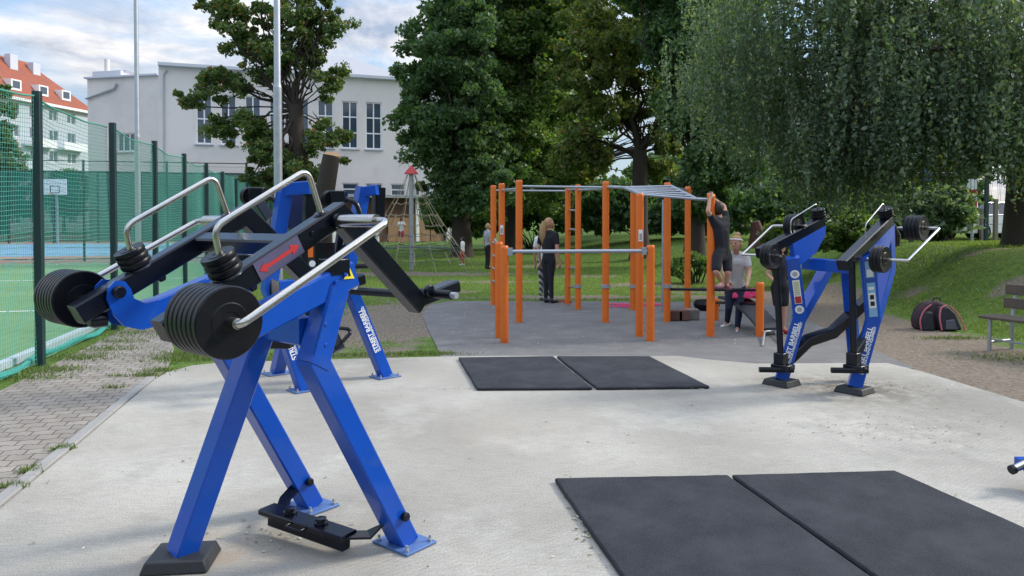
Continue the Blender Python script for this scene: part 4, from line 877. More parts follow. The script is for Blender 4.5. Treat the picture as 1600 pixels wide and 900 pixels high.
# stone blocks, rubber ball half, ropes
for k, (u, v, s_, lab) in enumerate([(1054, 500, (.22, .2, .16), 'reddish wooden block left of its pair near the orange posts'), (1067, 500, (.17, .2, .17), 'middle wooden block of the short row on the asphalt'), (1081, 499, (.2, .2, .17), 'greyish wooden block at the right end of the short row')]):
    q = G(u, v); tag(MB().box(q+Vector((0, 0, s_[2]/2)), s_).build('wooden_block', mat('block%d' % k, [(.1, .05, .04), (.16, .08, .06), (.17, .15, .14)][k], .9, var=.35, vscale=12), base=q, bevel=.012), lab, 'block', 'wooden blocks on the asphalt')
q = G(1104, 484); MBx = MB().lathe(q, (0, 0, 1), [(.17, .0), (.22, .05), (.235, .11), (.2, .17), (.17, .175), (.1, .165)], 28); tag(MBx.build('slam_ball', rubber, base=q), 'dark rubber balance ball lying behind the orange post', 'exercise ball')
def coil(name, u, v, label, rr, m, n=4):
    c = G(u, v); mb = MB(); pth = []
    for i in range(n*16): a_ = i/16*6.283; r_ = rr*(.45+.5*math.sin(i*.13)); pth.append(c+Vector((math.cos(a_)*r_+.1*math.sin(i*.05), math.sin(a_)*r_*.9, .012+.004*(i % 3))))
    mb.tube(pth, .009, n=6); tag(mb.build(name, m, base=c), label, 'rope')
coil('skipping_rope', 965, 478, 'pink rope in loose loops on the asphalt beneath the monkey bars', .33, pinkc); coil('skipping_rope', 1010, 477, 'pink rope bundle lying right of the larger pink coil', .22, pinkc)
coil('skipping_rope', 878, 472, 'short red rope beside the feet of the long-haired girl', .14, redc, 3)

# ------------------------------------------------------------ rubber mats
matm = mat('rubber_mat', (.026, .029, .037), .88, var=.85, vscale=75, bump=1.0, bscale=170, spec=.3, dirt=(.05, .054, .063), dscale=2.6, dthr=(.42, .72))
def rmat(a_, b_, c_, d_, label, grp, h=.028):
    ps = [Vector((q.x, q.y, .002)) for q in (a_, b_, c_, d_)]; cen = sum(ps, Vector())/4
    mb = MB()
    # soft wavy outline
    out = []
    for i in range(4):
        for k in range(14): t = k/14; q = ps[i].lerp(ps[(i+1) % 4], t); out.append(q+Vector((random.uniform(-1, 1)*.003, random.uniform(-1, 1)*.003, 0)))
    mb.prism(out, (0, 0, h)); o = mb.build('rubber_mat', matm, base=cen, bevel=.012, smooth=40); tag(o, label, 'mat', grp)
A1, B1, C1_ = G(866, 746, .03), G(1140, 741, .03), G(1398, 734, .03)
dA = (G(970, 900)-G(866, 749)).normalized()*1.75; dB = (G(1362, 900)-G(1140, 743)).normalized()*1.75; dC = (G(1600, 826)-G(1398, 737)).normalized()*1.75
g_ = Vector((.012, 0, 0))
rmat(A1, B1-g_, B1-g_+dB, A1+dA, 'left mat of the near pair of black rubber mats at the bottom of the photo', 'near pair of rubber mats')
rmat(B1+g_, C1_, C1_+dC, B1+g_+dB, 'right mat of the near pair of black rubber mats, reaching the right edge', 'near pair of rubber mats')
rmat(G(716, 558, .03), G(866, 556, .03)-g_, G(928, 605, .03)-g_, G(745, 606, .03), 'left mat of the far pair of black rubber mats in front of the orange frame', 'far pair of rubber mats')
rmat(G(868, 556, .03)+g_, G(1015, 556, .03), G(1109, 603, .03), G(930, 605, .03)+g_, 'right mat of the far pair of black rubber mats in front of the orange frame', 'far pair of rubber mats')

# ------------------------------------------------------------ lettering
def text_part(txt, size, m, parent, origin, xdir, ydir, name='lettering', ext=.0008, align='LEFT', bold=0.0):
    cu = bpy.data.curves.new('t', 'FONT'); cu.body = txt; cu.size = size; cu.extrude = ext; cu.align_x = align; cu.align_y = 'CENTER'; cu.offset = bold
    ob = bpy.data.objects.new('t', cu); col.objects.link(ob); dg = bpy.context.evaluated_depsgraph_get(); me = bpy.data.meshes.new_from_object(ob.evaluated_get(dg)); bpy.data.objects.remove(ob)
    x = Vector(xdir).normalized(); y = Vector(ydir); y = (y-x*y.dot(x)).normalized(); z = x.cross(y); M = Matrix((x, y, z)).transposed().to_4x4(); M.translation = Vector(origin)-wloc(parent)
    me.transform(M); me.materials.clear(); me.materials.append(m); o = bpy.data.objects.new(name, me); col.objects.link(o); o.parent = parent; return o

def plate_stack(par, c, ax, n, r, th, name='weight_plate', sp=None):
    """n bumper plates from c outward along ax"""
    ax = Vector(ax).normalized(); sp = sp or th*1.02
    for i in range(n):
        q = Vector(c)+ax*(i*sp)
        MB().lathe(q, ax, [(.026, .0), (r*.5, .001), (r*.52, .005), (r*.9, .004), (r*.96, .001), (r, th*.2), (r, th*.8), (r*.96, th*.99), (r*.88, th*.96), (r*.55, th*.9), (r*.52, th), (r*.3, th), (r*.28, th*.9), (.026, th*.92)], 48).build(name, rubber, par)
def foot_plate(par, q, ax, sz=.24):
    o = MB(); o.box(Vector((q.x, q.y, .008)), (sz, sz*.8, .012), ax); f = o.build('base_plate', mat('blue_plate', (.09, .17, .38), .45, metal=.2, var=.15), par, bevel=.002)
    ax = Vector(ax).normalized(); ay = Vector((-ax.y, ax.x, 0))
    for i in (-1, 1):
        for j in (-1, 1): MB().lathe(Vector((q.x, q.y, .014))+ax*i*sz*.4+ay*j*sz*.31, (0, 0, 1), [(.012, 0), (.012, .012), (.007, .014), (.007, .03)], 8).build('bolt', galv, f)
def rubber_foot(par, q, ax, sz=(.27, .22, .07)):
    ax = Vector(ax).normalized(); ay = Vector((-ax.y, ax.x, 0)); c = Vector((q.x, q.y, .003)); a_ = [c+ax*i*sz[0]/2+ay*j*sz[1]/2 for i, j in ((-1, -1), (1, -1), (1, 1), (-1, 1))]; b_ = [c+(v-c)*.86+Vector((0, 0, sz[2])) for v in a_]
    mb = MB(); mb.add(a_+b_, [(0, 3, 2, 1), (4, 5, 6, 7), (0, 1, 5, 4), (1, 2, 6, 5), (2, 3, 7, 6), (3, 0, 4, 7)]); mb.build('rubber_foot', mat('grey_rubber', (.022, .024, .028), .6, var=.3), par, bevel=.008)
def knob(par, q, ax, r=.022, h=.03, m=None, name='bolt_head'):
    MB().lathe(q, ax, [(r, 0), (r, h*.7), (r*.75, h)], 14).build(name, m or black, par)

# ------------------------------------------------------------ machine A (near left)
aA = Vector((.78, -.626, 0)).normalized(); fA = Vector((.626, .78, 0)).normalized()
SN, SF = -2.69, -3.45; SM = (SN+SF)/2
def LA(s, t, z): return aA*s+fA*t+Vector((0, 0, z))
A = thing('leverage_machine', 'large blue and black lever press machine with chrome handles on the concrete, nearest the camera', 'exercise machine', LA(SM, 2.1, 0))
for s, sg in ((SN, 1), (SF, -1)):
    # kinked leg
    MB().beam([LA(s, 2.5, .012), LA(s, 1.965, .985), LA(s, 2.075, 1.30)], .105, .112, aA).build('leg', blue, A)
    foot_plate(A, LA(s, 2.5, 0), aA, .25)
    # side beam with hook
    MB().beam([LA(s, 2.17, 1.36), LA(s, 1.66, 1.185), LA(s, 1.54, 1.165)], .118, .088, aA).build('side_beam', blue, A)
    # hook plates either side of the arm
    for k in (-1, 1):
        pr = [(1.58, 1.12), (1.68, 1.14), (1.66, 1.235), (1.60, 1.235), (1.545, 1.265), (1.53, 1.31), (1.505, 1.345), (1.465, 1.35), (1.435, 1.32), (1.43, 1.27), (1.455, 1.20), (1.50, 1.145)]
        MB().prism([LA(s+k*.058, a_-.03, b_-.012) for a_, b_ in pr], aA*(.012*k)).build('pivot_plate', blue, A)
    knob(A, LA(s+.07*1, 1.445, 1.288), aA, .028, .03); knob(A, LA(s-.07, 1.445, 1.288), -aA, .028, .03)
    knob(A, LA(s, 1.42, 1.165), fA*-1, .035, .07, name='stop_buffer')
    # lever arm: lower end, elbow, descending part
    MB().beam([LA(s, 1.30, 1.195), LA(s, 2.10, 1.628), LA(s, 2.60, 1.175)], .092, .088, aA).build('lever_arm', black, A)
    MB().beam([LA(s, 2.585, 1.20), LA(s, 2.86, 1.255)], .065, .09, aA).build('toe_bar', black, A)
    o = MB(); o.tube([LA(s-.02, 2.64, 1.235), LA(s+.19, 2.64, 1.235)], .023, n=14); o.build('grip', rubber, A)
    MB().tube([LA(s+.19, 2.64, 1.235), LA(s+.225, 2.64, 1.235)], .016, n=12).build('grip_end', galv, A)
    knob(A, LA(s+.05, 2.62, 1.25), aA, .032, .02)
    # big plates, outboard
    plate_stack(A, LA(s+sg*(.105 if sg > 0 else .14), 1.385, 1.246), aA*sg, 7, .129, .031)
    o = MB(); o.tube([LA(s, 1.385, 1.246), LA(s+sg*.37, 1.385, 1.246)], .02); o.build('axle', steel, A)
    # chrome press handle: sleeve at elbow, bar back to the axle
    e0, e1 = LA(s+sg*.045, 2.06, 1.60), LA(s+sg*.27, 2.06, 1.60)
    MB().tube([e0, e1, e1+(e1-e0).normalized()*.04], [.0275, .0275, .0275], n=18).build('handle_sleeve', steel, A)
    MB().tube([LA(s+sg*.05, 2.06, 1.60), LA(s+sg*.075, 2.06, 1.60)], .034, n=18).build('collar', black, A)
    MB().tube([e1, LA(s+sg*.385, 2.06, 1.60), LA(s+sg*.385, 1.43, 1.266), LA(s+sg*.385, 1.385, 1.244), LA(s+sg*.335, 1.385, 1.244)], [.0155, .0155], n=14, fillet=.045).build('handle_bar', steel, A)
    # bail above the arm down to the small plates
    armdir = (LA(s, 2.10, 1.628)-LA(s, 1.30, 1.195)).normalized(); up_ = aA.cross(armdir); up_ = up_ if up_.z > 0 else -up_
    bt_ = LA(s, 2.03, 1.592)+up_*.045; bs = LA(s, 1.585, 1.352)+up_*.042
    MB().tube([bt_-up_*.01, bt_+up_*.20+armdir*.03, bs+up_*.19+armdir*.038, bs+up_*.06], .0135, n=12, fillet=.05).build('carry_bail', steel, A)
    knob(A, bt_-up_*.012, up_, .035, .02, name='flange'); 
    MB().lathe(bs-up_*.006, up_, [(.062, 0), (.058, .01), (.05, .016)], 28).build('plate_seat', black, A)
    plate_stack(A, bs+up_*.01, up_, 3, .068, .026, sp=.029)
    knob(A, LA(s, 1.66, 1.355), -up_, .02, .04); 
    # bumper block on top of the leg
    MB().box(LA(s-.0, 2.08, 1.395), (.1, .1, .07), aA).build('bumper', black, A, bevel=.004)
for s_ in (SN, SF):
    for t_, z_ in ((1.93, 1.548),): knob(A, LA(s_+.045, t_, z_), aA, .009, .008)
    for t_, z_ in ((2.05, 1.33), (2.10, 1.36), (1.99, 1.06), (1.99, 1.15)): knob(A, LA(s_+.05, t_, z_), aA, .009, .010, blue)
    MB().beam([LA(s_, 1.957, .972), LA(s_, 1.972, .998)], .112, .119, aA).build('weld_band', blue, A)
# arrow decal on the near arm's outer face
def decal(par, p0, dirx, diry, nrm, L_, W_, m, name='decal', t=.0015):
    x = Vector(dirx).normalized(); y = Vector(diry).normalized(); p0 = Vector(p0); o = MB(); o.prism([p0, p0+x*L_, p0+x*L_+y*W_, p0+y*W_], Vector(nrm).normalized()*t); return o.build(name, m, par, smooth=0)
armdir = (LA(SN, 2.10, 1.628)-LA(SN, 1.30, 1.195)).normalized(); upn = aA.cross(armdir); upn = upn if upn.z > 0 else -upn
c0 = LA(SN+.0465, 1.665, 1.392)-upn*.04
decal(A, c0, armdir, upn, aA, .235, .08, mat('pale_sticker', (.085, .078, .15), .35))
cm = c0+aA*.0022+upn*.04; o = MB()
o.prism([cm+armdir*a_+upn*b_ for a_, b_ in ((.012, 0), (.045, .022), (.045, .008), (.18, .008), (.18, .024), (.225, 0), (.18, -.024), (.18, -.008), (.045, -.008), (.045, -.022))], aA*.001); o.build('arrow_sign', red, A, smooth=0)
# cross tubes
MB().beam([LA(SN-.046, 1.855, 1.497), LA(SF+.046, 1.855, 1.497)], .075, .075, armdir).build('lever_crossbar', black, A)
MB().beam([LA(SN-.06, 1.985, 1.11), LA(SF+.06, 1.985, 1.11)], .10, .12, (0, 0, 1)).build('cross_beam', blue, A)
# single rear leg
rl = G(284, 880); rt = LA(SM-.02, 1.955, 1.08)
MB().beam([Vector((rl.x, rl.y, .05)), rt], .105, .115, aA).build('leg', blue, A); rubber_foot(A, rl, (1, .12, 0), (.30, .25, .055))
# warning triangle on the near side beam
q = LA(SN+.0465+.001, 2.125, 1.34); o = MB(); x_ = fA; o.prism([q+x_*-.03, q+x_*.03, q+Vector((0, 0, .055))], aA*.0015); wt = o.build('warning_sign', yellow, A, smooth=0)
o = MB(); o.prism([q+x_*-.008+Vector((0, 0, .012))+aA*.0016, q+x_*.008+Vector((0, 0, .012))+aA*.0016, q+Vector((0, 0, .04))+aA*.0016], aA*.001); o.build('warning_symbol', black, wt, smooth=0)
# low foot platform hanging between the front legs
pa, pb = P(420, 800, 3.98), P(548, 838, 3.62); pa.z = .13; pb.z = .10
pa = G(417, 795, .12); pb = G(545, 838, .10)
dv = (pb-pa).normalized(); sv = Vector((-dv.y, dv.x, 0))
MB().beam([pa, pb], .11, .03, (0, 0, 1)).build('foot_platform', black, A)
MB().beam([pa+Vector((0, 0, -.045))+dv*.04, pb+Vector((0, 0, -.045))-dv*.02], .06, .055, (0, 0, 1)).build('platform_rail', black, A)
for f_ in (.3, .68):
    q = pa.lerp(pb, f_)+Vector((0, 0, .016)); MB().lathe(q, (0, 0, 1), [(.034, 0), (.034, .012), (.026, .014), (.026, .03), (.014, .032)], 20).build('knob', black, A)
q = pa.lerp(pb, .5)-sv*.07
MB().tube([q-dv*.05+sv*.02, q-dv*.05-sv*.02, q+dv*.05-sv*.02, q+dv*.05+sv*.02], .005, fillet=.01).build('pull_loop', black, A)
n0, f0 = LA(SN, 2.5, 0), LA(SF, 2.5, 0)
MB().sweep([pb-dv*.02, pb.lerp(n0, .35)+Vector((0, 0, .02)), pb.lerp(n0, .7)+Vector((0, 0, .1)), n0-fA*.075+Vector((0, 0, .23))], [(-.006, -.03), (.006, -.03), (.006, .03), (-.006, .03)], sv).build('strap', black, A)
MB().sweep([pa+dv*.1, pa.lerp(f0, .4)+Vector((0, 0, .05)), f0-fA*.06+Vector((0, 0, .16))], [(-.006, -.03), (.006, -.03), (.006, .03), (-.006, .03)], sv).build('strap', black, A)
knob(A, n0+fA*-.06+aA*.062+Vector((0, 0, .17)), aA, .022, .025); knob(A, f0+fA*-.06+aA*.062+Vector((0, 0, .17)), aA, .022, .025)

# ------------------------------------------------------------ machine B (behind A)
fr, fl_, fb = G(602, 589), G(475, 610), G(433, 584)
aB = (fr-fl_); aB.z = 0; aB.normalize(); fB = Vector((aB.y, -aB.x, 0))
B = thing('lever_machine', 'blue and black lever machine with white lettering on its legs, standing behind the nearest one', 'exercise machine', (fr+fl_+fb)/3)
dR, dL = fr.y, fl_.y
def upright(foot, kink, top, d0):
    k = P(*kink, d0); tp = P(*top, d0); MB().beam([foot+Vector((0, 0, .012)), k, tp], .12, .12, fB).build('leg', blue, B); foot_plate(B, foot, aB, .26); return k, tp
kR, tR = upright(fr, (541, 437), (568, 292), dR-.1); kL, tL = upright(fl_, (420, 450), (447, 288), dL-.05)
MB().beam([tL-Vector((0, 0, .05)), tL+Vector((.24, -.02, -.03))], .12, .12, (0, 0, 1)).build('top_bracket', blue, B)
MB().beam([tR-Vector((0, 0, .05)), tR+Vector((.14, -.02, -.03))], .10, .1, (0, 0, 1)).build('top_bracket', blue, B)
MB().beam([P(484, 288, dL), P(482, 380, dL)], .1, .09, fB).build('hanger', black, B)
MB().beam([P(592, 293, dR), P(590, 352, dR)], .11, .1, fB).build('hanger', black, B)
MB().beam([P(470, 350, dL+.2), P(484, 500, dL+.2)], .06, .06, fB).build('guide_post', black, B)
MB().beam([kL, kR], .12, .12, (0, 0, 1)).build('cross_beam', blue, B)
k4 = kL.lerp(kR, .35); MB().beam([fb+Vector((0, 0, .012)), k4], .12, .12, aB).build('leg', blue, B); foot_plate(B, fb, aB, .26)
MB().box(P(462, 328, dL+.3), (.22, .05, .36)).build('panel', mat('navy_panel', (.01, .02, .09), .5), B)
MB().box(P(508, 399, dL+.3), (.18, .05, .25)).build('weight_box', black, B)
for u0, v0, u1, v1 in ((532, 362, 524, 420), (576, 345, 530, 400)): MB().beam([P(u0, v0, dR), P(u1, v1, dR-.1)], .07, .06, fB).build('link', black, B)
# black lever arms
MB().beam([P(404, 318, 7.4), P(470, 420, 7.3), P(530, 548, 7.1)], .10, .10, fB).build('lever_arm', black, B)
MB().beam([P(425, 345, 7.3), P(425, 430, 6.9), P(434, 530, 6.8)], .09, .09, fB).build('lever_arm', black, B)
MB().beam([P(418, 530, 6.6), P(456, 530, 6.6)], .15, .15, (0, 0, 1)).build('toe_block', black, B)
for u, v in ((403, 303), (530, 308)):
    q = P(u, v, 7); MB().box(q, (.14, .12, .12)).build('grip_block', black, B, bevel=.01); MB().tube([q, q+Vector((.16, 0, -.05)), q+Vector((.2, 0, -.16))], .025, fillet=.04).build('grip', black, B)
    plate_stack(B, q+Vector((-.12, .05, -.02)), (.8, -.6, 0), 2, .085, .03)
MB().tube([P(450, 447, 7.1), P(652, 461, 7.5)], .042, n=16).build('roller_bar', black, B)
MB().tube([P(556, 416, 7.3), P(585, 415, 7.3)], .026).build('peg', black, B)
MB().tube([P(520, 512, 7.1), P(545, 514, 7.1), P(548, 520, 7.05), P(535, 534, 7.0)], .018, fillet=.03).build('loop_handle', black, B)
# sticker strip
MB().box(P(488, 388, dL-.02)-Vector((0, .06, 0)), (.045, .004, .16)).build('sticker', orange, B); MB().lathe(P(488, 412, dL-.08), (0, -1, 0), [(.03, 0), (.03, .003)], 20).build('round_sticker', white, B)
def leg_text(par, foot, kink, nrm, f0_, rev=False, sz=.1, off=.0625):
    d = (kink-foot).normalized(); w_ = Vector(nrm).normalized(); w_ = (w_-d*w_.dot(d)).normalized(); o0 = foot+d*f0_+w_*off
    x = -d if rev else d; y = w_.cross(x)
    text_part('STREET BARBELL', sz, white, par, o0+y*sz*.2, x, y, bold=.002)
    text_part('OUTDOOR STRENGTH EQUIPMENT', sz*.475, white, par, o0-y*sz*.39, x, y, bold=.001)
sideB = fB if fB.y < 0 else -fB
leg_text(B, fr+Vector((0, 0, .012)), kR, sideB, .27, sz=.064); leg_text(B, fl_+Vector((0, 0, .012)), kL, sideB, .30, sz=.064)

# ------------------------------------------------------------ machine C (right)
aC = Vector((.62, -.78, 0)).normalized(); fC = Vector((.78, .62, 0)).normalized()
Lf, Rf = G(1221, 601), G(1335, 613)
Cm = thing('squat_machine', 'blue and black lever machine with chrome bars and stacked plates right of the orange frame', 'exercise machine', (Lf+Rf)/2)
def on(u, v, d): return P(u, v, d)
for sd_, foot in ((-1, Lf), (1, Rf)):
    if sd_ < 0:
        dF = foot.y; kn = on(1250, 494, dF+.05); tp = on(1238, 402, dF-.05); rear = on(1292, 425, dF+.55)
        a0_, a1_ = on(1187, 396, 7.0), on(1283, 346, 7.45); rod0, rod1 = on(1212, 402, 7.05), on(1220, 560, 7.05)
        pe0 = on(1212, 400, 6.95); pe1 = on(1256, 353, 7.25); out = (-1)
    else:
        dF = foot.y; kn = on(1364, 500, dF+.05); tp = on(1355, 400, dF-.1); rear = on(1322, 425, dF+.5)
        a0_, a1_ = on(1316, 415, 6.6), on(1388, 345, 7.15); rod0, rod1 = on(1331, 408, 6.65), on(1334, 560, 6.7)
        pe0 = on(1366, 405, 6.6); pe1 = on(1408, 356, 7.0); out = 1
    rubber_foot(Cm, foot, aC, (.28, .26, .055))
    MB().beam([Vector((foot.x, foot.y, .05)), kn, tp], .115, .125, (.95, -.3, 0)).build('leg', blue, Cm)
    leg_text(Cm, Vector((foot.x, foot.y, .05)), kn, -Vector((.3, .95, 0)), .13, sz=.060)
    if sd_ < 0: MB().beam([kn+Vector((.0, .04, -.03)), on(1275, 450, dF+.3), on(1292, 418, dF+.4)], .1, .12, aC).build('brace', blue, Cm)
    else:
        MB().beam([on(1337, 580, dF+.5), on(1324, 425, dF+.5)], .09, .10, aC).build('brace', blue, Cm)
        MB().beam([kn, on(1387, 420, dF+.35), on(1385, 350, dF+.35)], .1, .12, aC).build('brace', blue, Cm)
    MB().beam([a0_, a0_.lerp(a1_, .3), a1_], .1, .1, aC).build('lever_arm', black, Cm)
    # blue gusset from leg top to arm far end
    q0, q1 = tp+Vector((.02, .05, -.1)), a1_-Vector((0, 0, .04)); MB().prism([q0+Vector((0, 0, -.0)), q0.lerp(q1, .5)+Vector((.06, .04, -.07)), q1+Vector((.0, 0, -.09)), q1, a0_.lerp(a1_, .45)-Vector((0, 0, .05))], aC*.05).build('gusset', blue, Cm)
    MB().tube([rod0, rod1], .03, n=14).build('push_rod', black, Cm)
    MB().box(rod1+Vector((0, 0, .0)), (.10, .10, .11), aC).build('rod_block', black, Cm, bevel=.008)
    MB().box(rod1+Vector((.02, 0, -.08)), (.17, .15, .05), aC).build('foot_step', black, Cm, bevel=.006)
    MB().tube([rod1+Vector((-.22, -.04, -.1)), rod1+Vector((.1, -.06, -.1))], .026, n=12).build('grip', rubber, Cm)
    o_ = aC*out
    n0_ = 3 if sd_ < 0 else 3; n1_ = 3 if sd_ < 0 else 4
    plate_stack(Cm, pe0, o_, n0_, .118, .034); plate_stack(Cm, pe1+o_*(.06 if sd_ > 0 else .05), o_, n1_, .118, .036)
    h0 = pe0+o_*(.29 if sd_ > 0 else .36); h1 = pe1+o_*.34
    MB().tube([pe0-o_*.06, h0, h0+(h0-pe0)*.001, h1, pe1-o_*.03], .0135, n=12, fillet=.03).build('handle_bar', steel, Cm)
    top_ = a1_+Vector((0, 0, .055)); ax_ = (a1_-a0_).normalized(); un = aC.cross(ax_); un = un if un.z > 0 else -un
    plate_stack(Cm, a1_+un*.055-ax_*.02, un, 3, .068, .026, sp=.028)
    bl0 = a0_.lerp(a1_, .50)+un*.04
    MB().tube([bl0, bl0+Vector((0, 0, .13)), a1_+un*.2-ax_*.02, a1_+un*.1-ax_*.02], .006, n=10, fillet=.04).build('carry_bail', steel, Cm)
    # stickers on leg front
    dd = (tp-kn).normalized(); w_ = -Vector((.3, .95, 0)); w_ = (w_-dd*w_.dot(dd)).normalized(); y_ = w_.cross(dd); b0 = kn+dd*.03+w_*.061
    def stk(a_, l_, wd, m, z=0, nm='sticker'): return decal(Cm, b0+dd*a_-y_*wd/2+w_*z, dd, y_, w_, l_, wd, m, nm, .0012)
    if sd_ < 0:
        for a_ in (.06, .42): MB().lathe(b0+dd*a_, w_, [(.042, 0), (.042, .002)], 24).build('round_sticker', white, Cm); MB().lathe(b0+dd*a_+w_*.002, w_, [(.024, 0), (.024, .001)], 20).build('round_emblem', galv, Cm)
        stk(.12, .24, .066, white); stk(.125, .07, .056, red, .0015); stk(.205, .145, .05, mat('pale_yellow_print', (.6, .6, .35), .6), .0015)
        for k in range(6): stk(.21+k*.023, .006, .045, galv, .003, 'sticker_line')
    else:
        lb_ = mat('light_blue_print', (.2, .42, .65), .5)
        stk(.03, .34, .07, lb_); stk(.12, .15, .056, white, .0015); stk(.14, .045, .035, black, .003); stk(.205, .045, .035, black, .003)
        stk(.30, .03, .05, white, .0015); stk(.42, .16, .07, lb_); stk(.43, .07, .05, white, .0015); 
MB().beam([on(1256, 411, 7.5), on(1333, 418, 7.2)], .12, .12, (0, 0, 1)).build('cross_beam', blue, Cm)
MB().beam([on(1228, 565, 7.2), on(1262, 532, 7.25), on(1300, 520, 7.3), on(1355, 468, 7.4)], .1, .1, aC).build('swing_lever', black, Cm)
MB().beam([on(1330, 560, 6.75), on(1350, 530, 6.9), on(1372, 485, 7.2)], .08, .08, aC).build('swing_lever', black, Cm)

# blue machine just entering at the right edge
D = thing('blue_machine_end', 'blue bracket with chrome tube end poking in at the right edge', 'exercise machine', G(1640, 790))
MB().tube([P(1583, 733, 4.3), P(1606, 722, 4.35)], .024, n=16).build('handle_bar', steel, D); MB().tube([P(1580, 734.5, 4.295), P(1584, 733, 4.3)], .027, n=16).build('end_cap', black, D)
MB().box(P(1605, 722, 4.42), (.12, .06, .05)).build('bracket', blue, D, bevel=.004); MB().beam([P(1612, 722, 4.4), G(1660, 790)], .1, .1, (0, 1, 0)).build('leg', blue, D)

# ------------------------------------------------------------ people
def skinned(name, verts, edges, radii, m, parent, extra=None, rootv=0, vox=None, links=()):
    """one continuous surface grown round a tapered skeleton"""
    off = wloc(parent); mb = MB(); rr = [r if not isinstance(r, tuple) else r[0] for r in radii]; V = [Vector(v) for v in verts]
    for a_, b_ in edges: mb.tube([V[a_], V[b_]], [rr[a_], rr[b_]], n=12)
    for i, v in enumerate(V): mb.ball(v, rr[i], 12, 8)
    me = bpy.data.meshes.new(name); me.from_pydata([tuple(Vector(q)-off) for q in mb.v], [], mb.f)
    bm = bmesh.new(); bm.from_mesh(me); bmesh.ops.recalc_face_normals(bm, faces=bm.faces); bm.to_mesh(me); bm.free()
    ob = bpy.data.objects.new(name, me); col.objects.link(ob)
    rm = ob.modifiers.new('r', 'REMESH'); rm.mode = 'VOXEL'; rm.voxel_size = vox or .011
    sm_ = ob.modifiers.new('s', 'SMOOTH'); sm_.factor = .6; sm_.iterations = 5
    dg = bpy.context.evaluated_depsgraph_get(); me2 = bpy.data.meshes.new_from_object(ob.evaluated_get(dg)); bpy.data.objects.remove(ob)
    if extra:
        bm = bmesh.new(); bm.from_mesh(me2); tmp = bpy.data.meshes.new('x'); tmp.from_pydata([tuple(Vector(v)-off) for v in extra.v], [], extra.f); bm.from_mesh(tmp); bm.to_mesh(me2); bm.free()
    me2.materials.clear(); me2.materials.append(m); me2.shade_smooth(); o = bpy.data.objects.new(name, me2); col.objects.link(o); o.parent = parent; return o
